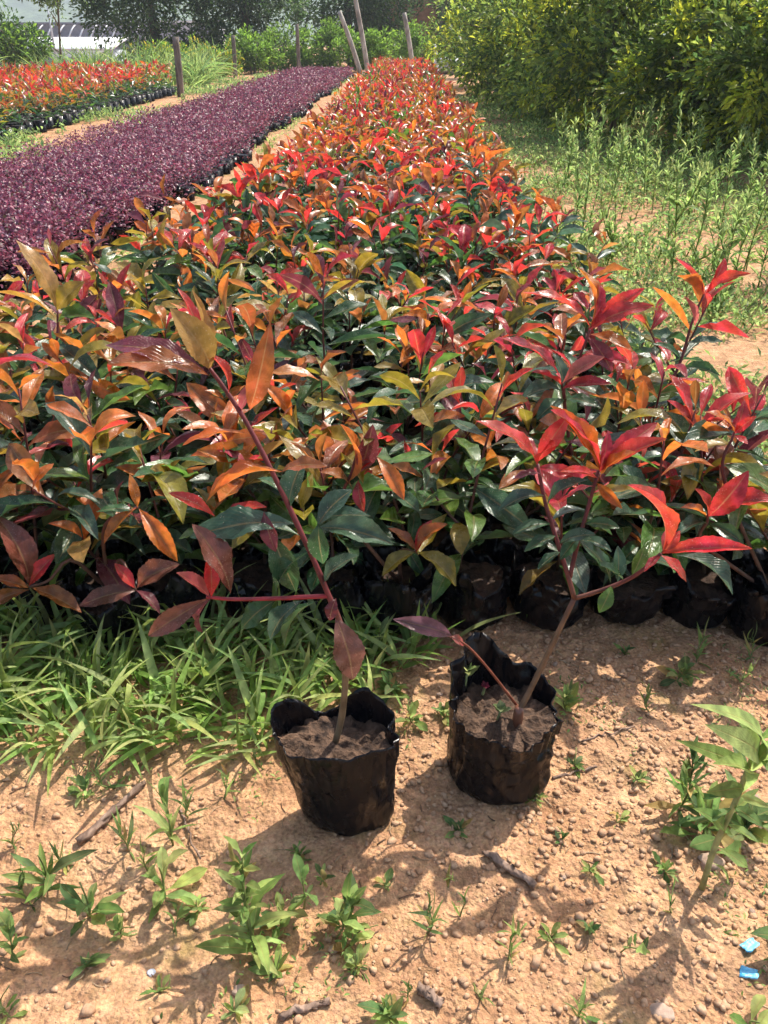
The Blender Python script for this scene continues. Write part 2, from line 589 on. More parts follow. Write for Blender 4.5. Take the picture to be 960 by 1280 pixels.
def frames(d, nrm):
    d = unit(d)
    nrm = np.asarray(nrm, float)
    nrm = nrm - (nrm * d).sum(-1, keepdims=True) * d
    nrm = unit(nrm)
    x = np.cross(d, nrm)
    return x, d, nrm


def cloud(pos, d, nrm, L, W, col, tmpls, r):
    """many leaves -> V,F,C,U"""
    pos = np.asarray(pos, float)
    n = len(pos)
    x, y, z = frames(d, nrm)
    L = np.broadcast_to(np.asarray(L, float), (n,))
    W = np.broadcast_to(np.asarray(W, float), (n,))
    col = np.broadcast_to(np.asarray(col, float), (n, 3))
    which = r.integers(0, len(tmpls), n)
    Vs, Fs, Cs, Us, off = [], [], [], [], 0
    for k, (tv, tf, tu) in enumerate(tmpls):
        idx = np.nonzero(which == k)[0]
        if len(idx) == 0:
            continue
        V = (pos[idx, None, :] + tv[None, :, 0:1] * (x[idx] * W[idx, None])[:, None, :]
             + tv[None, :, 1:2] * (y[idx] * L[idx, None])[:, None, :]
             + tv[None, :, 2:3] * (z[idx] * L[idx, None])[:, None, :])
        m = len(tv)
        F = tf[None] + (np.arange(len(idx)) * m)[:, None, None] + off
        Vs.append(V.reshape(-1, 3))
        Fs.append(F.reshape(-1, 3))
        Cs.append(np.repeat(col[idx], m, 0))
        Us.append(np.tile(tu, (len(idx), 1)))
        off += len(idx) * m
    return np.concatenate(Vs), np.concatenate(Fs), np.concatenate(Cs), np.concatenate(Us)


def leaf_matrix(p, d, nrm, L, W):
    x, y, z = frames(np.asarray(d, float), np.asarray(nrm, float))
    m = np.eye(4)
    m[:3, 0], m[:3, 1], m[:3, 2], m[:3, 3] = x * W, y * L, z * L, p
    return Matrix(m.tolist())


# ------------------------------------------------------------------ colours of foliage
PAL = {
    'red': (0.47, 0.036, 0.030), 'crimson': (0.34, 0.026, 0.034), 'orange': (0.46, 0.13, 0.022), 'bronze': (0.28, 0.085, 0.024),
    'olive': (0.23, 0.17, 0.020), 'green': (0.032, 0.085, 0.030), 'midgreen': (0.075, 0.155, 0.026), 'maroon': (0.14, 0.024, 0.036),
    'tan': (0.34, 0.19, 0.05), 'pink': (0.42, 0.10, 0.09), 'brown': (0.15, 0.05, 0.032), 'bluegreen': (0.042, 0.092, 0.055),
    'weed': (0.17, 0.265, 0.075), 'weedlight': (0.30, 0.39, 0.13), 'weeddark': (0.10, 0.175, 0.06), 'grass': (0.19, 0.28, 0.06),
}


def jit(c, r, a=0.18, h=0.12):
    c = np.asarray(PAL[c] if isinstance(c, str) else c, float)
    return np.clip(c * (1 + r.uniform(-a, a)) * (1 + r.uniform(-h, h, 3)), 0.004, 0.85)


def choose(r, items):
    w = np.array([i[1] for i in items], float)
    return items[r.choice(len(items), p=w / w.sum())][0]


# ------------------------------------------------------------------ photinia seedlings
def photinia_spec(r, h, redness=0.5, base_z=0.11, nshoot=None, lod=0, low=False):
    """returns stems [(pts, radii)] and leaves [(pos, dir, nrm, L, W, colour)] in plant space (origin on the ground)"""
    stems, leaves = [], []
    nshoot = nshoot or (1 + (r.random() < 0.55) + (r.random() < 0.25))
    lean = r.normal(0, 0.06, 2)
    top = np.array([lean[0], lean[1], h])
    root = np.array([r.normal(0, 0.012), r.normal(0, 0.012), base_z])
    mid = (root + top) / 2 + np.array([*r.normal(0, 0.018, 2), 0])
    shoots = [(root, mid, top, 1.0)]
    for k in range(nshoot - 1):
        t = r.uniform(0.05, 0.45) if low else r.uniform(0.25, 0.6)
        b = root * (1 - t) + top * t
        az = r.uniform(0, 2 * np.pi)
        ln = r.uniform(0.10, 0.19)
        e = b + np.array([math.cos(az) * ln * 0.75, math.sin(az) * ln * 0.75, ln * r.uniform(0.6, 1.0)])
        e[2] = min(e[2], h + 0.02)
        m2 = (b + e) / 2 + np.array([0, 0, -0.012])
        shoots.append((b, m2, e, 0.6))
    for b, m2, e, s in shoots:
        pts = smooth_path([b, m2, e], 7)
        stems.append((pts, np.linspace(0.0038, 0.0016, 7) * (0.8 + 0.3 * s)))
        ln = np.linalg.norm(e - b)
        n = int((8 + 22 * ln) * (1 if lod == 0 else 0.8) * (1 if s == 1 else 0.85))
        ph = r.uniform(0, 6.28)
        youngst = r.random()
        hot = [('red', 3.4 * redness + 0.5), ('crimson', 1.3 * redness + 0.2), ('orange', 1.4 * (1 - redness) + 0.4), ('bronze', 1.2), ('olive', 1.2 * (1 - redness)), ('tan', 0.4 * (1 - redness)), ('maroon', 0.5)]
        main_hot = choose(r, hot)
        for i in range(n):
            t = 0.06 + 0.94 * (i + r.uniform(-0.3, 0.3)) / max(n - 1, 1) if s == 1 else 0.2 + 0.8 * i / max(n - 1, 1)
            t = float(np.clip(t, 0.1, 1))
            k = t * 6
            j = min(int(k), 5)
            p = pts[j] * (1 - (k - j)) + pts[j + 1] * (k - j)
            az = ph + i * 2.4 + r.normal(0, 0.25)
            el = math.radians(np.interp(t, [0, 0.5, 0.8, 1.0], [-18, 4, 20, 40]) + r.normal(0, 17))
            d = np.array([math.cos(az) * math.cos(el), math.sin(az) * math.cos(el), math.sin(el)])
            L = np.interp(t, [0, 0.4, 0.85, 1.0], [0.115, 0.15, 0.14, 0.085]) * r.uniform(0.68, 1.2) * (0.92 if s < 1 else 1.0)
            W = L * r.uniform(0.27, 0.39)
            if t > 0.86 - 0.10 * youngst:
                c = main_hot if r.random() < 0.65 else choose(r, hot)
            elif t > 0.6:
                c = choose(r, [('olive', 1.2), ('bronze', 0.8), ('midgreen', 1.0), ('green', 2.0), ('bluegreen', 0.8), ('orange', 0.35)])
            else:
                c = choose(r, [('green', 3.4), ('bluegreen', 2), ('midgreen', 2.0), ('olive', 0.5), ('maroon', 0.2)])
            nrm = np.array([0, 0, 1.0]) + 0.32 * r.normal(size=3) - 0.25 * d
            leaves.append((p, d, nrm, L, W, jit(c, r)))
    return stems, leaves


def stems_mesh(stems, name='stem', sides=6, c0=(0.07, 0.045, 0.03), c1=(0.13, 0.024, 0.026)):
    mb = MB()
    for pts, rad in stems:
        V, F = tube(pts, rad, sides)
        z = (V[:, 2] - V[:, 2].min()) / (np.ptp(V[:, 2]) + 1e-6)
        mb.add(V, F, np.asarray(c0)[None] * (1 - z[:, None]) + np.asarray(c1)[None] * z[:, None])
    return mb.mesh(name, M['stem'])


def bag_arrays(r, R0, R1, H, soil, seg=40, rings=15, wr=0.10, rim=0.02, lean=(0, 0), tilt=None, ears=None, inner=6):
    """thin black nursery bag: wrinkled outer wall, wavy rim, inner wall down to the soil"""
    sd = int(r.integers(0, 9999))
    th = np.linspace(0, 2 * np.pi, seg, endpoint=False)
    ct, st = np.cos(th), np.sin(th)

    def rimz(t):
        z = H + rim * fbm(np.cos(t) * 1.5 + 5, np.sin(t) * 1.5, 0, sd, 2)
        if tilt is not None:
            z = z + tilt[0] * np.cos(t) + tilt[1] * np.sin(t)
        if ears is not None:
            for a, hgt, wd in ears:
                dt = (t - a + np.pi) % (2 * np.pi) - np.pi
                z = z + hgt * np.exp(-(dt / wd) ** 2)
        return z
    rz = rimz(th)
    rows = []
    for i in range(rings + 1):
        t = i / rings
        rad = R0 + (R1 - R0) * t + 0.004 * math.sin(t * 5 + sd)
        z = rz * t
        amp = wr * R1 * (0.35 + 0.75 * t)
        w = fbm(ct * 2.1 + 3, st * 2.1, t * 2.0, sd + 1, 2) * 0.6 + 0.5 * (1 - np.abs(fbm(ct * 4 + t * 2, st * 4, t * 3.5, sd + 3, 2)) * 2) * 0.4
        fold_ = 1 - np.abs(vnoise(ct * 5.5 + t * 1.5, st * 5.5, t * 2.2 + 7, sd + 5)) * 2.2
        rr = rad + amp * (w - 0.15) + 0.35 * amp * fold_ + 0.16 * amp * (1 - np.abs(vnoise(ct * 9 + t * 5, st * 9 - t * 4, t * 6, sd + 6)) * 2.5)
        rr = rr * (1 - 0.16 * max(0.0, 1 - t / 0.16) ** 2)
        lx, ly = lean[0] * t, lean[1] * t
        rows.append(np.stack([rr * ct + lx, rr * st + ly, np.maximum(z, 0) + 0 * ct], 1))
    top = rows[-1]
    for i in range(1, inner + 1):
        t = i / inner
        z = rz * (1 - t) + (soil - 0.01) * t
        f = 0.988 - 0.03 * t + 0.02 * fbm(ct * 3, st * 3, t * 2, sd + 8, 2) * t
        cx = np.array([lean[0], lean[1]])
        xy = (top[:, :2] - cx) * f[:, None] + cx * (0.8 + 0.2 * (1 - t))
        rows.append(np.concatenate([xy, z[:, None]], 1))
    V = np.concatenate(rows)
    F = []
    nr = len(rows)
    for i in range(nr - 1):
        a = np.arange(seg)
        b = (a + 1) % seg
        F.append(np.stack([i * seg + a, i * seg + b, (i + 1) * seg + b, (i + 1) * seg + a], 1))
    F = np.concatenate(F)
    # bottom
    V = np.concatenate([V, [[0, 0, 0.002]]])
    a = np.arange(seg)
    tri = np.stack([np.full(seg, len(V) - 1), (a + 1) % seg, a, a], 1)
    F3 = np.concatenate([np.concatenate([F[:, [0, 1, 2]], F[:, [0, 2, 3]]]), tri[:, :3]])
    return V, F3, rows[-1]


def soil_disc(r, ring, soil, bumps=0.006):
    c = ring.mean(0)
    c[2] = soil
    V = [c]
    n = len(ring)
    steps = 6
    for k in range(1, steps + 1):
        f = k / steps * 1.01
        p = c + (ring - c) * f
        p[:, 2] = soil + bumps * fbm(p[:, 0] * 60, p[:, 1] * 60, 0, int(r.integers(999)), 2) + 0.004 * (1 - f)
        V += list(p)
    F = [(0, 1 + k, 1 + (k + 1) % n) for k in range(n)]
    for s in range(steps - 1):
        for k in range(n):
            a, b = 1 + s * n + k, 1 + s * n + (k + 1) % n
            c2, d = b + n, a + n
            F += [(a, d, c2), (a, c2, b)]
    return np.array(V), np.array(F)


# ------------------------------------------------------------------ ground
def axis(lo_f, hi_f, step, lo, hi, g=1.13):
    mid = list(np.arange(lo_f, hi_f + 1e-6, step))
    s, x = step, mid[-1]
    up = []
    while x < hi:
        s *= g
        x += s
        up.append(x)
    s, x = step, mid[0]
    dn = []
    while x > lo:
        s *= g
        x -= s
        dn.append(x)
    return np.array(dn[::-1] + mid + up)


gx = axis(-1.05, 1.05, 0.0065, -900, 900)
gy = axis(0.33, 1.5, 0.0065, -60, 1200)
GX, GY = np.meshgrid(gx, gy)
GZ = ground_h(GX, GY)
nx, ny = len(gx), len(gy)
ii = np.arange(nx * ny).reshape(ny, nx)
Fg = np.stack([ii[:-1, :-1], ii[:-1, 1:], ii[1:, 1:], ii[1:, :-1]], -1).reshape(-1, 4)
ground = link('ground', fast_mesh('ground', np.stack([GX, GY, GZ], -1).reshape(-1, 3), Fg, M['soil']), kind='structure')
ground['label'] = 'bare sandy orange-brown soil with crumbs and moss patches'


def gz(x, y):
    return float(ground_h(x, y))


# crumbs of soil and gravel
ICO_V, ICO_F = None, None
t_ = (1 + 5 ** 0.5) / 2
ICO_V = unit(np.array([(-1, t_, 0), (1, t_, 0), (-1, -t_, 0), (1, -t_, 0), (0, -1, t_), (0, 1, t_), (0, -1, -t_), (0, 1, -t_),
                       (t_, 0, -1), (t_, 0, 1), (-t_, 0, -1), (-t_, 0, 1)], float))
ICO_F = np.array([(0, 11, 5), (0, 5, 1), (0, 1, 7), (0, 7, 10), (0, 10, 11), (1, 5, 9), (5, 11, 4), (11, 10, 2), (10, 7, 6), (7, 1, 8),
                  (3, 9, 4), (3, 4, 2), (3, 2, 6), (3, 6, 8), (3, 8, 9), (4, 9, 5), (2, 4, 11), (6, 2, 10), (8, 6, 7), (9, 8, 1)])


def subdiv(V, F):
    V = list(map(tuple, V))
    cache = {}

    def mid(a, b):
        k = (min(a, b), max(a, b))
        if k not in cache:
            p = unit((np.array(V[a]) + np.array(V[b])) / 2)
            V.append(tuple(p))
            cache[k] = len(V) - 1
        return cache[k]
    F2 = []
    for a, b, c in F:
        ab, bc, ca = mid(a, b), mid(b, c), mid(c, a)
        F2 += [(a, ab, ca), (b, bc, ab), (c, ca, bc), (ab, bc, ca)]
    return np.array(V), np.array(F2)


ICO2_V, ICO2_F = subdiv(ICO_V, ICO_F)

n_cr = 15000
cx_ = rng.uniform(-0.95, 0.98, n_cr * 3)
cy_ = rng.uniform(0.36, 1.5, n_cr * 3)
dens = 0.25 + 0.75 * sstep((cx_ + 0.25) / 0.5) + 0.35 * fbm(cx_ * 5, cy_ * 5, 0, 44, 2)
keep = rng.random(n_cr * 3) < dens * 0.55
cx_, cy_ = cx_[keep][:n_cr], cy_[keep][:n_cr]
n_cr = len(cx_)
cs_ = 0.0010 + 0.0055 * rng.random(n_cr) ** 3.6
cs_ *= np.where(rng.random(n_cr) < 0.06, 1.5, 1)
ang = rng.uniform(0, 6.28, n_cr)
pert = 1 + rng.uniform(-0.38, 0.38, (n_cr, 12, 1))
Vc = ICO_V[None] * pert * cs_[:, None, None] * np.array([1.1, 0.95, 0.6])
ca, sa = np.cos(ang)[:, None], np.sin(ang)[:, None]
Vx = Vc[..., 0] * ca - Vc[..., 1] * sa + cx_[:, None]
Vy = Vc[..., 0] * sa + Vc[..., 1] * ca + cy_[:, None]
Vz = Vc[..., 2] + (ground_h(cx_, cy_) + cs_ * 0.3)[:, None]
Fc = (ICO_F[None] + (np.arange(n_cr) * 12)[:, None, None]).reshape(-1, 3)
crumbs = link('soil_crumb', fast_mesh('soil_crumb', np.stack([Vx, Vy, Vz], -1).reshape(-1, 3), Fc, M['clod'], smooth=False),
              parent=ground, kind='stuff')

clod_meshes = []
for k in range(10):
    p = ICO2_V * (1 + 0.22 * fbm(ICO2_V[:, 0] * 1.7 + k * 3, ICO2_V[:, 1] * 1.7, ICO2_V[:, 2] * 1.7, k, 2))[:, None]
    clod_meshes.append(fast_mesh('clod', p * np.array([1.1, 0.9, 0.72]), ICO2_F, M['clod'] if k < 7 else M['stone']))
for k in range(230):
    x = rng.uniform(-0.75, 0.85) if rng.random() < 0.3 else rng.uniform(0.0, 0.9)
    y = rng.uniform(0.42, 1.34)
    if math.hypot(x + 0.09, y - 0.93) < 0.12 or math.hypot(x - 0.17, y - 1.02) < 0.12:
        continue
    s = 0.0042 + 0.005 * rng.random() ** 3
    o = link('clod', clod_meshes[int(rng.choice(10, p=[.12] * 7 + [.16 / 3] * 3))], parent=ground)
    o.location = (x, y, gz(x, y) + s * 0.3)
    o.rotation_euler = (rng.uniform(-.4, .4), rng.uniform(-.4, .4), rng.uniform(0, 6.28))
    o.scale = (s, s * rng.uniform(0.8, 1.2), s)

# ------------------------------------------------------------------ central photinia bed
bag_set = []
for k in range(7):
    V, F, ring = bag_arrays(rng, 0.070, 0.080, 0.125 + rng.uniform(-0.012, 0.018), 0.088, 36, 11, 0.30, 0.034,
                            lean=tuple(rng.normal(0, 0.006, 2)), inner=3)
    bag_set.append((fast_mesh('bag', V, F, M['plastic']), fast_mesh('soil', *soil_disc(rng, ring, 0.088), M['bag_soil'])))

BED_Y0, BED_Y1, SP = 1.47, 28.0, 0.158


def bed_edges(y):
    l = -0.90 - 0.46 * (1 - sstep((y - 2.5) / 2.2)) + 0.03 * np.sin(y * 0.7)
    r_ = 0.82 - 0.17 * sstep((y - 1.9) / 2.5) + 0.025 * np.sin(y * 0.9 + 1)
    return l, r_


grid = []
y = BED_Y0
row = 0
while y < BED_Y1:
    l, r_ = bed_edges(y)
    x = l + 0.078 + (SP / 2 if row % 2 else 0)
    k_ = 0
    while x < r_ - 0.03:
        if row < 2 or rng.random() > 0.07:
            grid.append((x + rng.normal(0, 0.012), y + rng.normal(0, 0.012), row, k_))
        k_ += 1
        x += SP
    y += SP * 0.93
    row += 1
SPECIAL_SPOTS = []


def plant_height(x, y, r):
    h = r.uniform(0.31, 0.47) + 0.04 * float(vnoise(x * 1.5, y * 1.5, 0, 21))
    if r.random() < 0.12:
        h += 0.09
    return h


def redness(x, y):
    v = 0.16 + 0.62 * sstep((x + 0.05) / 0.55) * (1 - sstep((y - 2.6) / 1.5)) + 0.42 * sstep((y - 5) / 8)
    return float(np.clip(v, 0, 1))


def put_leaves(root, leaves, meshes, r, name='leaf'):
    for (p, d, nrm, L, W, c) in leaves:
        link(name, meshes[int(r.integers(len(meshes)))], root, mat4=leaf_matrix(p, d, nrm, L, W), color=c)


grid.sort(key=lambda g: g[2] * 100 + g[3])
NEAR_N, THING_N = 150, 290
BED_GROUP = 'photinia seedlings standing in the long central bed'
BED_LABEL = 'young photinia with red new leaves in a black bag, packed in the long central bed'
# variants for the middle distance
variants = []
for k in range(14):
    st, lv = photinia_spec(rng, rng.uniform(0.33, 0.49), 0.15 + 0.5 * (k / 13), nshoot=2)
    P = [np.array([l[i] for l in lv]) for i in range(6)]
    V, F, C, U = cloud(*P, HI[:8], rng)
    variants.append((fast_mesh('foliage', V, F, M['leaf_col'], C, U), stems_mesh(st)))
ORD = ['first', 'second', 'third', 'fourth', 'fifth', 'sixth', 'seventh', 'eighth', 'ninth', 'tenth', 'eleventh', 'twelfth', 'thirteenth', 'fourteenth', 'fifteenth', 'sixteenth']
for i, (x, y, rw, kk) in enumerate(grid[:THING_N]):
    root = empty('photinia_seedling', (x, y, gz(x, y)), rng.uniform(0, 6.28) if i >= NEAR_N else 0)
    tag(root, BED_LABEL if rw > 4 else f'young photinia in the {ORD[rw]} row behind the grass strip, {ORD[kk]} bag from the sandy path', 'plant', BED_GROUP)
    bm, sm = bag_set[int(rng.integers(7))]
    b = link('bag', bm, root)
    b.rotation_euler = (0, 0, rng.uniform(0, 6.28))
    link('soil', sm, b)
    if i < NEAR_N:
        st, lv = photinia_spec(rng, plant_height(x, y, rng), redness(x, y), nshoot=(2 + int(rng.integers(0, 3))) if rw < 3 else None, low=rw < 3)
        link('stem', stems_mesh(st), root)
        put_leaves(root, lv, ME_HI, rng)
    else:
        fm, sm2 = variants[int(rng.integers(14))]
        sc = rng.uniform(0.9, 1.12)
        link('stem', sm2, root)
        f = link('foliage', fm, root)
        f.scale = (1, 1, sc)


def mass_bed(spots, rnd, red_fn, tm, per, hfun, lscale=1.0, base_h=0.10):
    pos, d, nr, L, W, C = [], [], [], [], [], []
    for (x, y) in spots:
        h = hfun(x, y, rnd)
        n = per
        t = rnd.random(n) ** 0.8
        az = rnd.uniform(0, 6.28, n)
        el = np.radians(np.interp(t, [0, 0.5, 1], [0, 14, 42]) + rnd.normal(0, 18, n))
        dd = np.stack([np.cos(az) * np.cos(el), np.sin(az) * np.cos(el), np.sin(el)], 1)
        top = np.stack([rnd.normal(0, 0.035, n), rnd.normal(0, 0.035, n), np.zeros(n)], 1)
        p = np.array([x, y, gz(x, y)]) + top + np.stack([0 * t, 0 * t, base_h + (h - base_h) * t], 1)
        rd = red_fn(x, y)
        hot = [('red', 3.2 * rd + 0.4), ('crimson', 0.9 * rd + .1), ('orange', 1.5 * (1 - rd) + 0.6), ('bronze', 1.3), ('olive', 0.9), ('tan', 0.4), ('midgreen', 0.7), ('maroon', 0.5)]
        mh = choose(rnd, hot)
        cc = []
        for q in t:
            if q > 0.7:
                cc.append(jit(mh if rnd.random() < 0.6 else choose(rnd, hot), rnd))
            elif q > 0.35:
                cc.append(jit(choose(rnd, [('olive', 1), ('bronze', 1), ('green', 1.5), ('midgreen', 1)]), rnd))
            else:
                cc.append(jit(choose(rnd, [('green', 3), ('bluegreen', 1), ('midgreen', 1)]), rnd))
        ll = rnd.uniform(0.085, 0.13, n) * lscale
        pos.append(p)
        d.append(dd)
        nr.append(np.array([0, 0, 1.0]) + 0.35 * rnd.normal(size=(n, 3)) - 0.25 * dd)
        L.append(ll)
        W.append(ll * rnd.uniform(0.28, 0.38, n))
        C.append(np.array(cc))
    return cloud(np.concatenate(pos), np.concatenate(d), np.concatenate(nr), np.concatenate(L), np.concatenate(W), np.concatenate(C), tm, rnd)


rest = [g[:2] for g in grid[THING_N:]]
hf = lambda x, y, r: r.uniform(0.31, 0.48)
A = mass_bed([g for g in rest if g[1] < 11], rng, redness, MID, 22, hf)
B = mass_bed([g for g in rest if g[1] >= 11], rng, redness, LOW, 15, hf, 1.15)
mb = MB()
mb.add(A[0], A[1], A[2], A[3])
mb.add(B[0], B[1], B[2], B[3])
o = link('photinia_seedlings', mb.mesh('photinia_seedlings', M['leaf_col']), kind='stuff')
tag(o, 'distant mass of red photinia seedlings at the far end of the central bed', 'plants')


def bag_mass(spots, R, H, seg=8):
    th = np.linspace(0, 2 * np.pi, seg, endpoint=False)
    ring = np.stack([np.cos(th), np.sin(th)], 1)
    T = np.concatenate([np.c_[ring * R * 0.95, np.zeros(seg)], np.c_[ring * R, np.full(seg, H)], [[0, 0, H * 0.85]]])
    a = np.arange(seg)
    b = (a + 1) % seg
    F = np.concatenate([np.stack([a, b, b + seg], 1), np.stack([a, b + seg, a + seg], 1), np.stack([a + seg, b + seg, np.full(seg, 2 * seg)], 1)])
    S = np.array(spots)
    z = ground_h(S[:, 0], S[:, 1])
    V = T[None] + np.c_[S, z][:, None, :]
    return V.reshape(-1, 3), (F[None] + (np.arange(len(S)) * len(T))[:, None, None]).reshape(-1, 3)


o2 = link('bags', fast_mesh('bags', *bag_mass(rest, 0.077, 0.12), M['plastic']), o, kind='stuff')

# ------------------------------------------------------------------ purple loropetalum bed
def purple_cloud(spots, rnd, per, size, tm, H=0.26, rad=0.078):
    S = np.repeat(np.array(spots), per, 0)
    n = len(S)
    t = rnd.random(n) ** 0.6
    az = rnd.uniform(0, 6.28, n)
    rr = rad * np.sqrt(rnd.random(n)) * (1.15 - 0.35 * t)
    hh = np.repeat(rnd.uniform(0.72, 1.18, len(spots)), per)
    z = 0.03 + (H - 0.03) * t * hh
    pos = np.stack([S[:, 0] + rr * np.cos(az), S[:, 1] + rr * np.sin(az), z], 1)
    pos[:, 2] += ground_h(S[:, 0], S[:, 1])
    el = np.radians(rnd.normal(18, 24, n))
    a2 = az + rnd.normal(0, 0.9, n)
    d = np.stack([np.cos(a2) * np.cos(el), np.sin(a2) * np.cos(el), np.sin(el)], 1)
    nr = np.array([0, 0, 1.0]) + 0.5 * rnd.normal(size=(n, 3))
    L = size * rnd.uniform(0.7, 1.2, n)
    base = np.array([(0.15, 0.036, 0.07), (0.22, 0.045, 0.085), (0.10, 0.034, 0.07), (0.31, 0.10, 0.14), (0.11, 0.08, 0.05)])
    c = base[rnd.choice(5, n, p=[.33, .27, .22, .13, .05])] * rnd.uniform(0.75, 1.3, (n, 1))
    return cloud(pos, d, nr, L, L * 0.6, c, tm, rnd)


pgrid = []
y, row = 3.98, 0
while y < 27.5:
    x = -3.22 + (0.06 if row % 2 else 0)
    while x < -1.66 + 0.06 * math.sin(y) + 0.05 * math.sin(y * 3.7):
        pgrid.append((x + rng.normal(0, 0.01), y + rng.normal(0, 0.01)))
        x += 0.125
    y += 0.117
    row += 1
pgrid.sort(key=lambda g: g[1])
pbag = []
for k in range(4):
    V, F, ring = bag_arrays(rng, 0.05, 0.056, 0.10, 0.085, 16, 5, 0.2, 0.012, inner=2)
    pbag.append(fast_mesh('bag', V, F, M['plastic']))
pvar = []
for k in range(10):
    V, F, C, U = purple_cloud([(0, 0)], rng, 120, 0.027, MID[:2])
    pvar.append(fast_mesh('foliage', V, F, M['purple'], C, U))
for i, (x, y) in enumerate(pgrid[:290]):
    root = empty('loropetalum_seedling', (x, y, gz(x, y)), rng.uniform(0, 6.28))
    tag(root, 'small dark purple leaved shrub seedling in a black bag, packed in the purple bed', 'plant', 'purple seedlings in the bed beside the path')
    link('bag', pbag[i % 4], root)
    f = link('foliage', pvar[int(rng.integers(10))], root)
    f.scale = (1, 1, rng.uniform(0.8, 1.2))
prest = pgrid[290:]
mb = MB()
for lo, hi, per, size, tm in ((0, 10, 75, 0.029, LOW), (10, 17, 42, 0.036, TINY), (17, 99, 24, 0.046, TINY)):
    sp = [g for g in prest if lo <= g[1] < hi]
    if sp:
        a = purple_cloud(sp, rng, per, size, tm)
        mb.add(*a[:2], a[2], a[3])
o = link('loropetalum_seedlings', mb.mesh('loropetalum_seedlings', M['purple']), kind='stuff')
tag(o, 'dense carpet of dark purple shrub seedlings stretching along the path', 'plants')
link('bags', fast_mesh('bags', *bag_mass(prest, 0.055, 0.09, 6), M['plastic']), o, kind='stuff')

# ------------------------------------------------------------------ second photinia bed far left
lgrid = []
y, row = 9.4, 0
while y < 19.5:
    x = -4.75 - 0.02 * (y - 9) + (0.09 if row % 2 else 0)
    while x > -10.5:
        lgrid.append((x + rng.normal(0, 0.015), y + rng.normal(0, 0.015)))
        x -= 0.18
    y += 0.17
    row += 1
a = mass_bed(lgrid, rng, lambda x, y: 0.62, LOW, 16, lambda x, y, r: r.uniform(0.36, 0.58), 1.2, 0.07)
mb = MB()
mb.add(*a[:2], a[2], a[3])
o = link('photinia_seedlings', mb.mesh('photinia_seedlings', M['leaf_col']), kind='stuff')
tag(o, 'orange red photinia seedlings massed in the bed beyond the purple one', 'plants')
link('bags', fast_mesh('bags', *bag_mass(lgrid, 0.085, 0.14), M['plastic']), o, kind='stuff')

# ------------------------------------------------------------------ the two potted plants set out in front


def hand_leaf(root, org, base, tip, wratio, c, r, nrm=None, meshes=None, roll=0.0, which=None):
    base, tip = np.asarray(base) - org, np.asarray(tip) - org
    d = tip - base
    L = np.linalg.norm(d)
    if nrm is None:
        nrm = np.array([0, -0.35, 1.0])
    nrm = np.asarray(nrm, float) + 0.12 * r.normal(size=3)
    x, y_, z = frames(d, nrm)
    nrm = z * math.cos(roll) + x * math.sin(roll)
    ms = meshes or ME_HERO
    m = ms[int(r.integers(len(ms))) if which is None else which]
    return link('leaf', m, root, mat4=leaf_matrix(base, d, nrm, L, L * wratio * 1.05), color=jit(c, r, 0.1, 0.06))


def stem_tube(pts, r0, r1, n=16, nodes=0.0, sides=8):
    p = smooth_path(pts, n)
    rad = np.linspace(r0, r1, n)
    if nodes:
        rad = rad * (1 + nodes * (np.arange(n) % 3 == 0))
    return p, rad


hr = np.random.default_rng(21)
# ---- left pot
LP = np.array([-0.078, 0.932, 0.0])
LP[2] = gz(LP[0], LP[1]) - 0.004
lp = empty('potted_photinia', LP)
tag(lp, 'tall single-stemmed photinia in an upright black bag, bronze top leaves leaning left over the grass', 'plant')
V, F, ring = bag_arrays(hr, 0.077, 0.089, 0.188, 0.158, 110, 34, 0.12, 0.012, lean=(-0.022, 0.0),
                        ears=[(math.radians(62), 0.034, 0.42), (math.radians(140), 0.030, 0.40), (math.radians(100), -0.012, 0.3)], inner=8)
V[:, 1] *= 0.64
ring[:, 1] *= 0.64
b = link('bag', fast_mesh('bag', V, F, M['plastic']), lp)
link('soil', fast_mesh('soil', *soil_disc(hr, ring, 0.158, 0.012), M['pot_soil']), b)


def LPt(px, py, y):
    return at_y(px, py, y)


def dz(y_main):
    return y_main


st_pts = [LPt(417, 938, 0.935), LPt(428, 890, 0.937), LPt(432, 835, 0.94), LPt(427, 785, 0.945), LPt(411, 745, 0.95),
          LPt(392, 700, 0.96), LPt(350, 610, 0.985), LPt(312, 535, 1.01), LPt(285, 492, 1.025), LPt(258, 455, 1.035)]
p_, r__ = stem_tube([q - LP for q in st_pts], 0.0052, 0.0026, 30, 0.1)
br = [LPt(409, 745, 0.95), LPt(345, 748, 0.93), LPt(290, 749, 0.915), LPt(258, 746, 0.905)]
p2, r2 = stem_tube([q - LP for q in br], 0.0034, 0.0022, 12)
mb = MB()
V, F = tube(p_, r__, 8)
zz = np.clip((V[:, 2] - 0.30) / 0.12, 0, 1)[:, None]
mb.add(V, F, np.array([[0.16, 0.11, 0.06]]) * (1 - zz) + np.array([[0.12, 0.022, 0.024]]) * zz)
V, F = tube(p2, r2, 8)
mb.add(V, F, (0.27, 0.026, 0.035))
link('stem', mb.mesh('stem', M['stem']), lp)
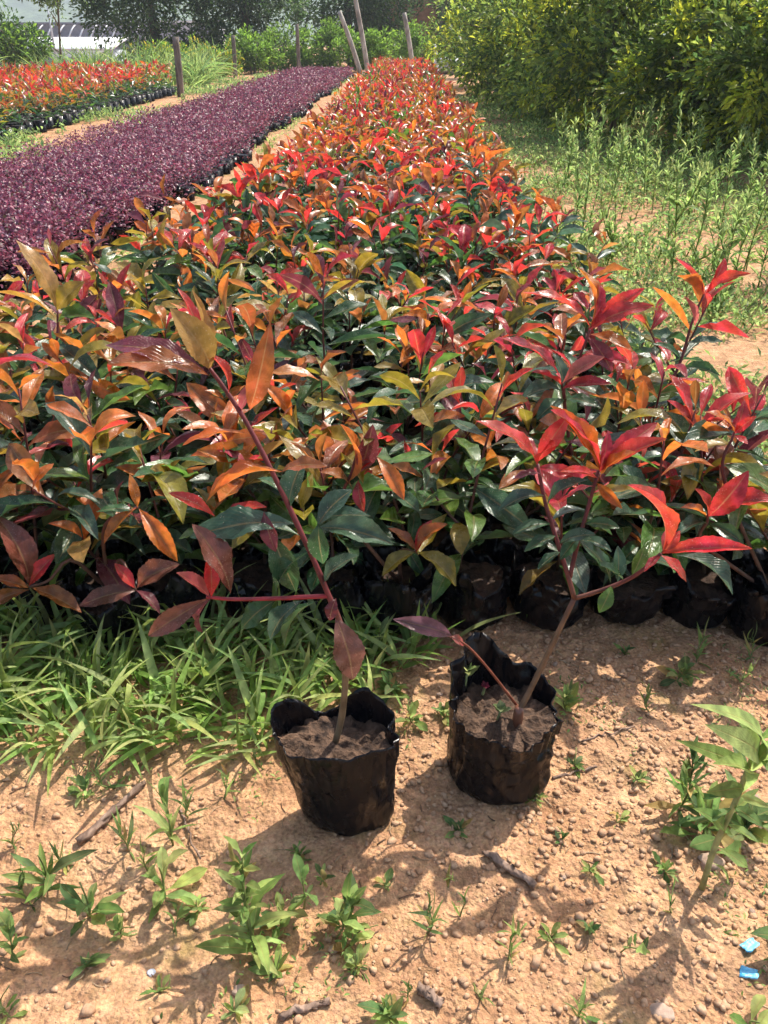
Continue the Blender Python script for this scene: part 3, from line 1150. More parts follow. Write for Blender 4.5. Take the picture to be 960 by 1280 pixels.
# leaf list: base px, tip px, depth of base and tip, width/length, colour, roll
LL = [
    ((262, 470), (133, 455), 1.03, 0.99, 0.30, 'bronze', 0.05),
    ((255, 462), (131, 432), 1.035, 1.03, 0.33, 'maroon', 0.1),
    ((262, 462), (212, 385), 1.035, 1.00, 0.42, 'tan', -0.9),
    ((258, 458), (222, 360), 1.04, 1.08, 0.16, 'red', 0.5),
    ((258, 458), (240, 362), 1.04, 1.05, 0.20, 'tan', 0.9),
    ((312, 512), (338, 402), 1.01, 1.00, 0.25, 'bronze', 0.8),
    ((285, 492), (258, 440), 1.02, 1.03, 0.25, 'red', 0.6),
    ((300, 520), (330, 470), 1.02, 1.03, 0.3, 'pink', 0.2),
    ((310, 543), (228, 557), 1.005, 0.98, 0.22, 'orange', 0.3),
    ((352, 590), (258, 628), 0.99, 0.965, 0.24, 'orange', 0.25),
    ((268, 645), (210, 616), 0.96, 0.95, 0.28, 'red', -0.2),
    ((352, 590), (410, 583), 0.99, 0.97, 0.33, 'bronze', 0.2),
    ((368, 655), (237, 672), 0.975, 0.945, 0.33, 'bluegreen', 0.0),
    ((375, 670), (240, 663), 0.975, 0.985, 0.28, 'green', 0.5),
    ((350, 615), (322, 598), 0.985, 1.01, 0.5, 'green', 0.2),
    ((396, 660), (492, 681), 0.965, 0.95, 0.33, 'bluegreen', 0.15),
    ((396, 660), (440, 612), 0.965, 0.99, 0.5, 'bluegreen', -0.1),
    ((398, 655), (404, 705), 0.965, 0.955, 0.55, 'green', 0.2),
    ((404, 733), (449, 694), 0.953, 0.945, 0.42, 'bluegreen', 0.0),
    ((360, 640), (380, 575), 0.98, 1.02, 0.42, 'bluegreen', 0.0),
    ((385, 690), (345, 740), 0.96, 0.94, 0.4, 'green', 0.3),
    ((340, 668), (370, 740), 0.965, 0.95, 0.42, 'green', 0.2),
    ((330, 640), (345, 690), 0.97, 0.95, 0.4, 'maroon', 0.4),
    ((288, 742), (240, 655), 0.912, 0.93, 0.40, 'brown', 0.7),
    ((262, 747), (220, 716), 0.906, 0.89, 0.42, 'pink', 0.3),
    ((262, 747), (185, 795), 0.906, 0.885, 0.30, 'brown', -0.5),
    ((266, 747), (254, 790), 0.906, 0.915, 0.4, 'maroon', 0.6),
    ((264, 746), (262, 690), 0.906, 0.93, 0.35, 'red', 0.5),
    ((396, 752), (356, 808), 0.948, 0.93, 0.34, 'green', 0.5),
    ((380, 750), (338, 800), 0.94, 0.93, 0.42, 'bluegreen', 0.2),
    ((345, 750), (302, 786), 0.93, 0.92, 0.5, 'green', -0.2),
    ((420, 772), (441, 850), 0.945, 0.925, 0.46, (0.15, 0.06, 0.045), 0.15),
    ((420, 748), (412, 776), 0.948, 0.935, 0.6, 'maroon', 0.1),
]
for (bx, by), (tx, ty), yb, yt, w, c, roll in LL:
    hand_leaf(lp, LP, LPt(bx, by, yb), LPt(tx, ty, yt), w, c, hr, roll=roll)

# ---- right pot
RP = np.array([0.165, 1.03, 0.0])
RP[2] = gz(RP[0], RP[1]) - 0.006
rp = empty('potted_photinia', RP)
tag(rp, 'photinia in a slumped black bag, bare lower stem leaning right and bright red leaf whorls', 'plant')
V, F, ring = bag_arrays(hr, 0.082, 0.087, 0.165, 0.128, 110, 34, 0.19, 0.022, lean=(0.008, 0.0), tilt=(-0.012, 0.026),
                        ears=[(math.radians(110), 0.035, 0.5), (math.radians(200), 0.012, 0.5), (math.radians(25), -0.012, 0.5)], inner=8)
b = link('bag', fast_mesh('bag', V, F, M['plastic']), rp)
link('soil', fast_mesh('soil', *soil_disc(hr, ring, 0.128, 0.014), M['pot_soil']), b)
b0 = at_y(648, 890, 1.02)
fk = at_y(718, 748, 1.06)
stems = [
    ([b0, at_y(663, 862, 1.03), at_y(690, 806, 1.045), fk], 0.0052, 0.0040),
    ([fk, at_y(742, 741, 1.055), at_y(775, 729, 1.05), at_y(800, 715, 1.045), at_y(826, 692, 1.04)], 0.0036, 0.0026),
    ([fk, at_y(710, 720, 1.07), at_y(697, 678, 1.09), at_y(682, 630, 1.11), at_y(672, 580, 1.13)], 0.004, 0.0026),
    ([at_y(712, 722, 1.07), at_y(722, 680, 1.09), at_y(735, 635, 1.11), at_y(748, 588, 1.13)], 0.0036, 0.0026),
]
mb = MB()
for k, (pts, ra, rb) in enumerate(stems):
    p3, r3 = stem_tube([q - RP for q in pts], ra, rb, 14, 0.08)
    V, F = tube(p3, r3, 8)
    zz = np.clip((V[:, 2] - 0.30) / 0.1, 0, 1)[:, None]
    mb.add(V, F, np.array([[0.15, 0.085, 0.045]]) * (1 - zz) + np.array([[0.12, 0.024, 0.024]]) * zz)
tw = [at_y(646, 882, 1.03), at_y(612, 838, 1.02), at_y(585, 808, 1.01), at_y(564, 796, 1.0)]
p3, r3 = stem_tube([q - RP for q in tw], 0.0024, 0.0014, 10)
V, F = tube(p3, r3, 6)
mb.add(V, F, (0.2, 0.06, 0.035))
link('stem', mb.mesh('stem', M['stem']), rp)
# grafting band on the stem foot
V, F = tube(smooth_path([at_y(646, 912, 1.015) - RP, at_y(647, 900, 1.017) - RP, at_y(649, 884, 1.02) - RP], 6), [0.0088, 0.0092, 0.0082, 0.0090, 0.0080, 0.0070], 12)
link('stem_band', fast_mesh('stem_band', V, F, M['brown_band']), rp)
RL = [
    # whorl A
    ((671, 580), (594, 526), 1.13, 1.10, 0.27, 'red', 0.1), ((671, 578), (712, 518), 1.13, 1.14, 0.33, 'red', 0.5),
    ((672, 582), (698, 556), 1.13, 1.09, 0.45, 'red', 0.1), ((671, 580), (650, 540), 1.13, 1.17, 0.3, 'crimson', 0.6),
    ((672, 584), (728, 600), 1.13, 1.11, 0.3, 'crimson', 0.3), ((675, 592), (640, 600), 1.12, 1.10, 0.3, 'maroon', 0.2),
    ((680, 620), (622, 640), 1.11, 1.09, 0.33, 'bluegreen', 0.0), ((684, 632), (735, 600), 1.11, 1.08, 0.36, 'bluegreen', 0.1),
    ((690, 655), (640, 668), 1.1, 1.08, 0.33, 'green', 0.1), ((694, 670), (655, 690), 1.09, 1.07, 0.4, 'green', 0.1),
    ((697, 682), (745, 668), 1.09, 1.06, 0.36, 'bluegreen', 0.0), ((700, 690), (672, 712), 1.08, 1.06, 0.4, 'green', 0.2),
    # whorl B
    ((749, 588), (688, 507), 1.13, 1.11, 0.26, 'orange', -0.2), ((749, 588), (688, 512), 1.13, 1.10, 0.26, 'red', 0.1),
    ((750, 590), (834, 548), 1.13, 1.10, 0.28, 'red', 0.1), ((750, 588), (822, 528), 1.13, 1.16, 0.3, 'crimson', 0.3),
    ((750, 585), (760, 538), 1.13, 1.15, 0.3, 'crimson', 0.6), ((750, 597), (795, 565), 1.13, 1.09, 0.42, 'orange', 0.1),
    ((748, 600), (700, 590), 1.13, 1.1, 0.3, 'red', 0.2), ((746, 604), (778, 636), 1.12, 1.08, 0.3, 'orange', 0.4),
    ((744, 608), (705, 625), 1.12, 1.1, 0.3, 'red', 0.2), ((740, 622), (795, 612), 1.12, 1.09, 0.33, 'olive', 0.1),
    ((736, 640), (690, 650), 1.11, 1.08, 0.36, 'bluegreen', 0.1), ((730, 655), (775, 660), 1.1, 1.07, 0.36, 'green', 0.1),
    ((726, 668), (700, 700), 1.1, 1.07, 0.4, 'green', 0.0), ((724, 676), (765, 690), 1.09, 1.06, 0.36, 'bluegreen', 0.2),
    # whorl C at the end of the right branch
    ((827, 691), (784, 606), 1.04, 1.03, 0.34, 'red', 0.5), ((828, 692), (941, 686), 1.04, 1.00, 0.22, 'red', 0.25),
    ((826, 694), (858, 728), 1.04, 1.02, 0.42, 'red', -0.2), ((828, 690), (836, 660), 1.04, 1.06, 0.5, 'pink', 0.4),
    ((829, 690), (850, 663), 1.04, 1.05, 0.4, 'red', 0.5), ((826, 694), (805, 715), 1.04, 1.02, 0.35, 'crimson', 0.2),
    # green leaves along the right branch
    ((765, 731), (749, 766), 1.052, 1.03, 0.5, 'midgreen', -0.5), ((763, 728), (722, 675), 1.052, 1.06, 0.4, 'green', 0.2),
    ((772, 727), (772, 682), 1.05, 1.08, 0.4, 'bluegreen', 0.2), ((790, 720), (806, 682), 1.047, 1.07, 0.5, 'midgreen', 0.2),
    ((845, 694), (916, 744), 1.036, 1.0, 0.34, 'bluegreen', -0.1), ((780, 726), (745, 705), 1.05, 1.04, 0.4, 'green', 0.1),
    ((812, 702), (842, 716), 1.04, 1.06, 0.4, 'green', 0.1),
    # single leaf on the thin twig
    ((565, 795), (491, 774), 1.0, 0.99, 0.28, (0.13, 0.06, 0.085), -0.3), ((562, 796), (580, 806), 1.0, 1.01, 0.5, 'pink', 0.2),
]
for (bx, by), (tx, ty), yb, yt, w, c, roll in RL:
    hand_leaf(rp, RP, at_y(bx, by, yb), at_y(tx, ty, yt), w, c, hr, roll=roll)

# ---- standout plants in the bed, built shoot by shoot


def hero_plant(label, foot, shoots, name='photinia_seedling'):
    org = np.array([foot[0], foot[1], gz(*foot)])
    root = empty(name, org)
    tag(root, label, 'plant')
    bm, sm = bag_set[int(hr.integers(7))]
    bb = link('bag', bm, root)
    link('soil', sm, bb)
    mb = MB()
    for path, lvs in shoots:
        p, rad = stem_tube([np.asarray(q) - org for q in path], 0.0045, 0.0024, 12)
        V, F = tube(p, rad, 7)
        zz = np.clip((V[:, 2] - 0.2) / 0.15, 0, 1)[:, None]
        mb.add(V, F, np.array([[0.12, 0.06, 0.04]]) * (1 - zz) + np.array([[0.12, 0.024, 0.026]]) * zz)
    link('stem', mb.mesh('stem', M['stem']), root)
    for path, lvs in shoots:
        for (b_, t_2, yb, yt, w, c, roll) in lvs:
            hand_leaf(root, org, at_y(*b_, yb), at_y(*t_2, yt), w, c, hr, roll=roll)
    return root


f1 = (0.73, 1.86)
hero_plant('photinia with a tall bare red shoot and five red leaves rising above the weedy edge', f1, [
    ([(f1[0], f1[1], 0.1), at_y(835, 500, 1.88), at_y(850, 455, 1.9), at_y(866, 400, 1.92), at_y(880, 368, 1.93)], [
        ((880, 370), (843, 322), 1.93, 1.95, 0.3, 'crimson', 0.4), ((881, 366), (906, 322), 1.93, 1.96, 0.3, 'red', 0.5),
        ((881, 370), (939, 342), 1.93, 1.9, 0.26, 'red', 0.3), ((876, 385), (846, 345), 1.93, 1.9, 0.36, 'orange', 0.6),
        ((868, 408), (855, 370), 1.92, 1.9, 0.33, 'pink', 0.6), ((858, 430), (905, 428), 1.91, 1.9, 0.3, 'bluegreen', 0.1),
        ((850, 462), (900, 470), 1.9, 1.85, 0.3, 'green', 0.1), ((852, 452), (815, 430), 1.9, 1.9, 0.36, 'green', 0.2),
        ((845, 478), (800, 480), 1.89, 1.85, 0.36, 'olive', 0.1), ((842, 485), (880, 505), 1.89, 1.82, 0.36, 'green', 0.1),
        ((838, 495), (790, 520), 1.88, 1.84, 0.36, 'green', 0.1)])])
f2 = (0.42, 1.66)
hero_plant('photinia with long pointed scarlet leaves above glossy green ones, behind the leaning potted one', f2, [
    ([(f2[0], f2[1], 0.1), at_y(705, 500, 1.66), at_y(715, 470, 1.67), at_y(738, 412, 1.68)], [
        ((738, 410), (652, 366), 1.68, 1.66, 0.25, 'red', 0.2), ((738, 408), (806, 360), 1.68, 1.7, 0.26, 'red', 0.4),
        ((738, 412), (818, 382), 1.68, 1.64, 0.3, 'crimson', 0.2), ((738, 406), (722, 335), 1.68, 1.74, 0.3, 'orange', 0.6),
        ((738, 408), (748, 352), 1.68, 1.72, 0.24, 'crimson', 0.6), ((738, 418), (792, 440), 1.68, 1.64, 0.34, 'orange', 0.2),
        ((736, 422), (765, 465), 1.68, 1.64, 0.44, 'maroon', 0.3), ((730, 440), (785, 455), 1.67, 1.64, 0.34, 'crimson', 0.2)]),
    ([at_y(706, 500, 1.66), at_y(704, 490, 1.65), at_y(702, 478, 1.64)], [
        ((702, 478), (622, 422), 1.64, 1.6, 0.3, 'red', 0.1), ((702, 482), (665, 465), 1.64, 1.6, 0.33, 'red', 0.2),
        ((703, 480), (756, 446), 1.64, 1.62, 0.35, 'pink', 0.3), ((703, 486), (765, 480), 1.64, 1.6, 0.3, 'crimson', 0.1),
        ((703, 490), (650, 500), 1.64, 1.6, 0.4, 'bluegreen', 0.1), ((706, 498), (750, 510), 1.65, 1.6, 0.4, 'green', 0.1),
        ((706, 500), (670, 525), 1.65, 1.6, 0.4, 'green', 0.1), ((704, 486), (690, 440), 1.64, 1.68, 0.36, 'bluegreen', 0.1)])])
f3 = (-0.60, 1.40)
hero_plant('low sprawling photinia with large brown-orange leaves drooping over the grass', f3, [
    ([(f3[0], f3[1], 0.1), at_y(90, 700, 1.36), at_y(62, 725, 1.32), at_y(36, 734, 1.3)], [
        ((36, 732), (-4, 645), 1.3, 1.33, 0.4, 'brown', 0.5), ((36, 732), (70, 692), 1.3, 1.32, 0.34, 'red', 0.3),
        ((36, 735), (-12, 722), 1.3, 1.28, 0.36, 'bronze', 0.0), ((36, 737), (-20, 760), 1.3, 1.27, 0.33, 'bronze', -0.3),
        ((40, 735), (102, 766), 1.3, 1.27, 0.36, 'bronze', -0.3)]),
    ([(f3[0], f3[1], 0.1), at_y(150, 700, 1.34), at_y(170, 738, 1.3)], [
        ((170, 738), (98, 758), 1.3, 1.27, 0.36, 'brown', -0.4), ((170, 738), (200, 768), 1.3, 1.27, 0.36, 'maroon', -0.3),
        ((168, 735), (143, 704), 1.3, 1.32, 0.4, 'red', 0.3), ((172, 735), (225, 705), 1.3, 1.3, 0.45, 'brown', 0.2)]),
    ([(f3[0], f3[1], 0.1), at_y(130, 660, 1.36), at_y(172, 634, 1.34)], [
        ((172, 634), (162, 592), 1.34, 1.36, 0.3, 'orange', 0.5), ((172, 634), (130, 680), 1.34, 1.3, 0.3, 'orange', 0.2),
        ((174, 636), (222, 702), 1.34, 1.3, 0.3, 'orange', 0.3), ((172, 640), (120, 640), 1.34, 1.32, 0.35, 'green', 0.1)])])
f4 = (0.0, 1.44)
hero_plant('photinia with rust-orange upright leaves standing between the two potted plants', f4, [
    ([(f4[0], f4[1], 0.1), at_y(430, 640, 1.42), at_y(440, 590, 1.42), at_y(448, 560, 1.42)], [
        ((432, 605), (425, 530), 1.42, 1.4, 0.42, 'orange', 0.4), ((450, 590), (466, 530), 1.42, 1.42, 0.4, 'maroon', 0.5),
        ((470, 570), (505, 625), 1.42, 1.37, 0.32, 'orange', 0.1), ((448, 600), (455, 640), 1.42, 1.38, 0.4, 'crimson', 0.3),
        ((448, 590), (478, 560), 1.42, 1.44, 0.4, 'red', 0.3), ((440, 610), (400, 590), 1.42, 1.4, 0.4, 'bronze', 0.1),
        ((448, 580), (470, 568), 1.42, 1.42, 0.3, 'red', 0.1)]),
    ([(f4[0], f4[1], 0.1), at_y(500, 690, 1.4), at_y(520, 690, 1.36)], [
        ((520, 690), (570, 733), 1.36, 1.32, 0.42, 'olive', -0.2), ((520, 688), (485, 660), 1.36, 1.38, 0.4, 'bronze', 0.2),
        ((520, 688), (560, 655), 1.36, 1.38, 0.4, 'orange', 0.2), ((520, 690), (478, 720), 1.36, 1.33, 0.4, 'olive', 0.0),
        ((520, 692), (540, 650), 1.36, 1.4, 0.3, 'red', 0.2)])])
f5 = (0.76, 1.43)
hero_plant('photinia with broad crimson leaves at the right end of the front row', f5, [
    ([(f5[0], f5[1], 0.1), at_y(880, 680, 1.4), at_y(884, 652, 1.38), at_y(886, 640, 1.37)], [
        ((886, 645), (936, 588), 1.37, 1.36, 0.42, 'crimson', 0.4), ((888, 645), (975, 628), 1.37, 1.34, 0.33, 'red', 0.1),
        ((884, 648), (868, 610), 1.37, 1.38, 0.4, 'red', 0.3), ((884, 655), (845, 670), 1.38, 1.34, 0.4, 'bluegreen', 0.1),
        ((886, 655), (930, 680), 1.38, 1.34, 0.4, 'green', 0.1), ((884, 650), (850, 635), 1.38, 1.38, 0.4, 'orange', 0.2)]),
    ([(f5[0], f5[1], 0.1), at_y(905, 600, 1.46), at_y(918, 540, 1.48)], [
        ((918, 540), (880, 515), 1.48, 1.47, 0.36, 'orange', 0.2), ((918, 540), (930, 500), 1.48, 1.5, 0.36, 'crimson', 0.4),
        ((918, 542), (946, 520), 1.48, 1.46, 0.36, 'red', 0.2), ((918, 545), (935, 555), 1.48, 1.45, 0.4, 'red', 0.1),
        ((915, 556), (868, 565), 1.48, 1.46, 0.33, 'olive', 0.1)])])
f6 = (-0.62, 1.9)
hero_plant('photinia with upright amber leaves at the path side of the bed', f6, [
    ([(f6[0], f6[1], 0.1), at_y(70, 470, 1.95), at_y(72, 420, 1.97), at_y(72, 388, 1.98)], [
        ((72, 390), (20, 300), 1.98, 1.98, 0.36, 'tan', 0.6), ((72, 388), (106, 352), 1.98, 1.98, 0.5, (0.32, 0.2, 0.03), 0.6),
        ((72, 400), (-8, 365), 1.98, 1.96, 0.3, (0.34, 0.17, 0.03), 0.4), ((72, 405), (120, 398), 1.98, 1.95, 0.4, 'midgreen', 0.2),
        ((72, 430), (128, 480), 1.97, 1.9, 0.3, 'bluegreen', 0.1), ((72, 440), (30, 460), 1.97, 1.92, 0.4, 'green', 0.2)])])

# ------------------------------------------------------------------ weeds and grass


def grass_tuft_mesh(r, nb, L0, L1, spread, wid=0.0075, cols=('grass', 'weed', 'weedlight')):
    n = nb
    az = r.uniform(0, 6.28, n)
    el = np.radians(np.clip(r.normal(40, 24, n), 4, 85))
    d = np.stack([np.cos(az) * np.cos(el), np.sin(az) * np.cos(el), np.sin(el)], 1)
    pos = np.stack([r.normal(0, spread, n), r.normal(0, spread, n), np.zeros(n)], 1)
    L = r.uniform(L0, L1, n)
    C = np.array([jit(cols[int(r.integers(len(cols)))], r, 0.25) for _ in range(n)])
    nrm = np.array([0, 0, 1.0]) + 0.3 * r.normal(size=(n, 3))
    V, F, Cc, U = cloud(pos, d, nrm, L, r.uniform(0.7, 1.3, n) * wid * 1.25, C, BLADE, r)
    V[:, 2] = np.maximum(V[:, 2], 0.003)
    return fast_mesh('grass_tuft', V, F, M['weed_col'], Cc, U)


tufts = [grass_tuft_mesh(rng, int(rng.integers(11, 20)), 0.06, 0.20, 0.02, 0.011) for _ in range(9)]
gspots = []
for _ in range(4000):
    px, py = rng.uniform(-40, 545), rng.uniform(760, 945)
    lim = 925 - 0.02 * px if px < 300 else 925 - 0.5 * (px - 300)
    if py > lim + rng.normal(0, 12):
        continue
    p = at_z(px, py)
    if math.hypot(p[0] - LP[0] + 0.01, p[1] - LP[1]) < 0.135 or math.hypot(p[0] - RP[0], p[1] - RP[1]) < 0.16 or p[1] > 1.40:
        continue
    if all(math.hypot(p[0] - g[0], p[1] - g[1]) > 0.049 for g in gspots):
        gspots.append(p)
    if len(gspots) >= 95:
        break
for p in gspots:
    o = link('grass_tuft', tufts[int(rng.integers(9))])
    o.location = (p[0], p[1], gz(p[0], p[1]) - 0.003)
    o.rotation_euler = (rng.normal(0, .1), rng.normal(0, .1), rng.uniform(0, 6.28))
    s = rng.uniform(0.65, 1.1)
    o.scale = (s, s, s * rng.uniform(0.75, 1.05))
    tag(o, 'tuft of bright green grass in the thick grass strip along the front bags', 'grass', 'grass tufts along the front of the bed')


def weed(label, px, py, h, n, Lr, wr, style='upright', cols=('weed', 'weedlight'), lean=(0, 0), seed=0, group=None, ztop=1.0, stemr=0.002):
    r = np.random.default_rng(seed + 500)
    p = at_z(px, py)
    org = np.array([p[0], p[1], gz(p[0], p[1]) - 0.002])
    root = empty('weed', org)
    tag(root, label, 'weed', group)
    top = np.array([lean[0], lean[1], h])
    pts = smooth_path([np.zeros(3), top * 0.5 + np.array([*r.normal(0, 0.006, 2), 0]), top], 8)
    mb = MB()
    V, F = tube(pts, np.linspace(stemr, stemr * 0.5, 8), 6)
    mb.add(V, F, (0.17, 0.2, 0.06))
    link('stem', mb.mesh('stem', M['stem']), root)
    ph = r.uniform(0, 6.28)
    ms = ME_BLADE if style == 'grass' else (ME_OBOV + ME_LANCE[:1] if (style in ('rosette', 'top') and seed % 3 != 0) else ME_LANCE)
    for i in range(n):
        t = (i + 0.4) / n
        if style == 'rosette':
            t = t * 0.35
        elif style == 'top':
            t = 0.35 + 0.65 * t
        k = t * 7
        j = min(int(k), 6)
        q = pts[j] * (1 - (k - j)) + pts[j + 1] * (k - j)
        az = ph + i * 2.4 + r.normal(0, 0.3)
        e0 = {'upright': (20, 62), 'rosette': (12, 45), 'top': (15, 70), 'grass': (25, 75)}[style]
        el = math.radians(e0[0] + (e0[1] - e0[0]) * (i / max(n - 1, 1)) + r.normal(0, 17))
        d = np.array([math.cos(az) * math.cos(el), math.sin(az) * math.cos(el), math.sin(el)])
        L = r.uniform(*Lr) * r.uniform(0.55, 1.2) * (1 - 0.35 * t if style == 'upright' else 1)
        c = jit(cols[int(r.integers(len(cols)))] if r.random() > 0.07 else (0.36, 0.27, 0.10), r, 0.25)
        link('leaf', ms[int(r.integers(len(ms)))], root, mat4=leaf_matrix(q, d, np.array([0, 0, 1.0]) + 0.25 * r.normal(size=3), L, L * r.uniform(*wr)), color=c)
    return root


SG = 'small weeds scattered on the bare soil'
SL = 'small green weed seedling with narrow leaves on the bare soil'
weed('tall leafy weed with upright pale lance leaves on the soil before the upright potted plant', 322, 1195, 0.175, 44, (0.045, 0.085), (0.2, 0.3), 'upright', ('weed', 'weedlight'), (-0.012, 0.03), 1, stemr=0.003)
bl = at_z(878, 1108)
bl_org = np.array([bl[0], bl[1], gz(bl[0], bl[1]) - 0.002])
big_weed = empty('weed', bl_org)
tag(big_weed, 'weed with long blade leaves and thick pale stem growing beside blue scraps', 'weed')
bw_path = [bl_org, at_y(893, 1060, bl[1] + 0.005), at_y(918, 1005, bl[1] + 0.01), at_y(938, 952, bl[1] + 0.01), at_y(952, 915, bl[1] + 0.01)]
p3, r3 = stem_tube([q - bl_org for q in bw_path], 0.0045, 0.003, 12, 0.1)
mb = MB()
mb.add(*tube(p3, r3, 8), (0.30, 0.30, 0.12))
link('stem', mb.mesh('stem', M['stem']), big_weed)
BY = bl[1] + 0.01
for (b_, t_2, dy, w, c, ms) in [
        ((944, 955), (862, 880), -0.05, 0.16, 'weedlight', ME_BLADE), ((946, 945), (880, 905), -0.09, 0.17, 'weedlight', ME_BLADE),
        ((940, 960), (845, 925), -0.03, 0.15, 'weed', ME_BLADE), ((948, 935), (905, 880), 0.02, 0.14, 'weedlight', ME_BLADE),
        ((950, 925), (985, 880), 0.0, 0.18, 'weed', ME_BLADE), ((945, 940), (978, 990), -0.05, 0.22, 'weed', ME_LANCE),
        ((930, 985), (882, 990), -0.04, 0.26, 'weed', ME_LANCE), ((925, 995), (965, 1010), -0.03, 0.28, 'weedlight', ME_LANCE),
        ((915, 1010), (868, 1030), -0.03, 0.3, 'weeddark', ME_LANCE), ((908, 1030), (950, 1055), -0.03, 0.32, 'weed', ME_LANCE),
        ((900, 1048), (862, 1058), 0.03, 0.36, 'weeddark', ME_LANCE), ((896, 1058), (935, 1085), -0.03, 0.42, 'weed', ME_OBOV),
        ((893, 1066), (925, 1068), 0.03, 0.45, 'weed', ME_OBOV), ((888, 1078), (910, 1105), -0.02, 0.45, 'weedlight', ME_OBOV),
        ((935, 970), (915, 930), 0.05, 0.25, 'weeddark', ME_LANCE), ((922, 1000), (905, 960), 0.05, 0.25, 'weed', ME_LANCE),
        ((938, 965), (965, 925), -0.03, 0.22, 'weedlight', ME_LANCE), ((928, 990), (890, 955), -0.05, 0.22, 'weedlight', ME_LANCE), ((912, 1020), (950, 985), 0.03, 0.25, 'weed', ME_LANCE),
        ((905, 1040), (865, 1010), -0.02, 0.26, 'weed', ME_LANCE), ((918, 1008), (955, 1035), -0.06, 0.26, 'weeddark', ME_LANCE)]:
    hand_leaf(big_weed, bl_org, at_y(*b_, BY), at_y(*t_2, BY + dy), w, c, hr, meshes=ms, roll=hr.normal(0, 0.3))
weed('low bushy weed with dark narrow leaves next to the thick-stemmed one', 850, 1010, 0.12, 34, (0.05, 0.085), (0.16, 0.24), 'upright', ('weeddark', 'weed'), (0.0, 0.0), 3)
weed('low spreading weed at the foot of the bushy narrow-leaved one', 880, 1040, 0.08, 28, (0.04, 0.08), (0.2, 0.3), 'rosette', ('weeddark', 'weed'), (0.0, 0.0), 4)
weed('broad-leaved weed beneath the thick-stemmed one', 925, 1040, 0.07, 12, (0.05, 0.07), (0.4, 0.5), 'rosette', ('weed', 'weeddark'), (0.0, 0.0), 5)
weed('spiky grass-leaved weed on the soil left of the upright potted plant', 215, 1050, 0.10, 12, (0.05, 0.10), (0.12, 0.2), 'grass', ('weed', 'weedlight'), (0, 0), 6)
weed('weed with broad drooping leaf beside the spiky grass-leaved one', 205, 1115, 0.07, 10, (0.05, 0.08), (0.25, 0.4), 'rosette', ('weed', 'weedlight'), (0, 0), 7)
weed('bushy weed with pointed leaves beside the dead branch piece', 110, 1140, 0.08, 13, (0.05, 0.075), (0.25, 0.36), 'rosette', ('weed', 'weeddark'), (0, 0), 8)
weed('narrow-leaved weed by the dead branch piece', 60, 1110, 0.08, 12, (0.05, 0.09), (0.14, 0.24), 'rosette', ('weed', 'weeddark'), (0, 0), 9)
weed('weed with two upright oval leaves near the tall leafy weed', 380, 1135, 0.07, 6, (0.035, 0.05), (0.35, 0.45), 'top', ('weed',), (0, 0), 10)
weed('pale weed tuft growing at the rim of the thick grass strip', 395, 915, 0.0, 0, (0.1, 0.1), (0.1, 0.1)) if False else None
small = [(15, 1195, 0.06, 8, 'upright'), (15, 1275, 0.05, 8, 'rosette'), (450, 1160, 0.05, 6, 'top'), (450, 1210, 0.045, 7, 'rosette'),
         (420, 1170, 0.05, 6, 'top'), (535, 1165, 0.055, 9, 'grass'), (575, 1145, 0.03, 5, 'grass'), (635, 1205, 0.055, 9, 'grass'), (738, 1160, 0.035, 7, 'rosette'),
         (775, 1190, 0.045, 4, 'top'), (725, 1270, 0.055, 7, 'grass'), (490, 1275, 0.05, 8, 'rosette'), (665, 1000, 0.025, 6, 'rosette'),
         (708, 895, 0.05, 10, 'upright'), (812, 893, 0.05, 10, 'grass'), (845, 855, 0.06, 11, 'rosette'), (925, 858, 0.05, 9, 'grass'), (780, 820, 0.035, 7, 'rosette'),
         (655, 780, 0.07, 8, 'grass'), (870, 830, 0.05, 7, 'grass'), (935, 830, 0.06, 7, 'grass'), (490, 870, 0.07, 12, 'rosette'), (515, 905, 0.06, 8, 'rosette'),
         (480, 830, 0.10, 10, 'upright'), (555, 900, 0.05, 7, 'rosette'), (375, 1075, 0.03, 6, 'rosette'), (145, 985, 0.05, 6, 'grass'), (105, 1000, 0.06, 8, 'rosette'),
         (280, 1000, 0.05, 6, 'grass'), (330, 960, 0.04, 6, 'grass'), (740, 1090, 0.03, 5, 'rosette'), (840, 1140, 0.03, 5, 'grass'), (700, 1050, 0.03, 6, 'rosette'),
         (790, 975, 0.025, 5, 'rosette'), (560, 1110, 0.03, 5, 'grass'), (510, 1250, 0.03, 5, 'grass'), (600, 1250, 0.03, 4, 'grass'), (250, 1130, 0.03, 6, 'rosette'),
         (100, 1210, 0.03, 5, 'rosette'), (300, 1270, 0.03, 5, 'rosette'), (690, 1180, 0.02, 5, 'rosette'), (570, 1040, 0.02, 5, 'rosette'),
         (830, 1085, 0.025, 6, 'rosette'), (770, 1030, 0.02, 5, 'rosette'), (720, 960, 0.025, 5, 'rosette'), (480, 1100, 0.02, 4, 'rosette'), (190, 1240, 0.02, 5, 'rosette'), (160, 1060, 0.05, 8, 'grass'), (235, 1020, 0.06, 8, 'grass'), (185, 1085, 0.06, 9, 'grass'),
         (40, 1130, 0.06, 9, 'grass'), (85, 1085, 0.05, 8, 'grass'), (150, 1165, 0.03, 6, 'rosette'), (215, 1160, 0.04, 7, 'grass'), (350, 1160, 0.05, 8, 'rosette'),
         (300, 1150, 0.05, 7, 'upright'), (345, 1215, 0.035, 7, 'rosette'), (400, 1105, 0.04, 6, 'top'), (435, 1185, 0.04, 7, 'rosette'), (20, 1065, 0.04, 7, 'grass')]
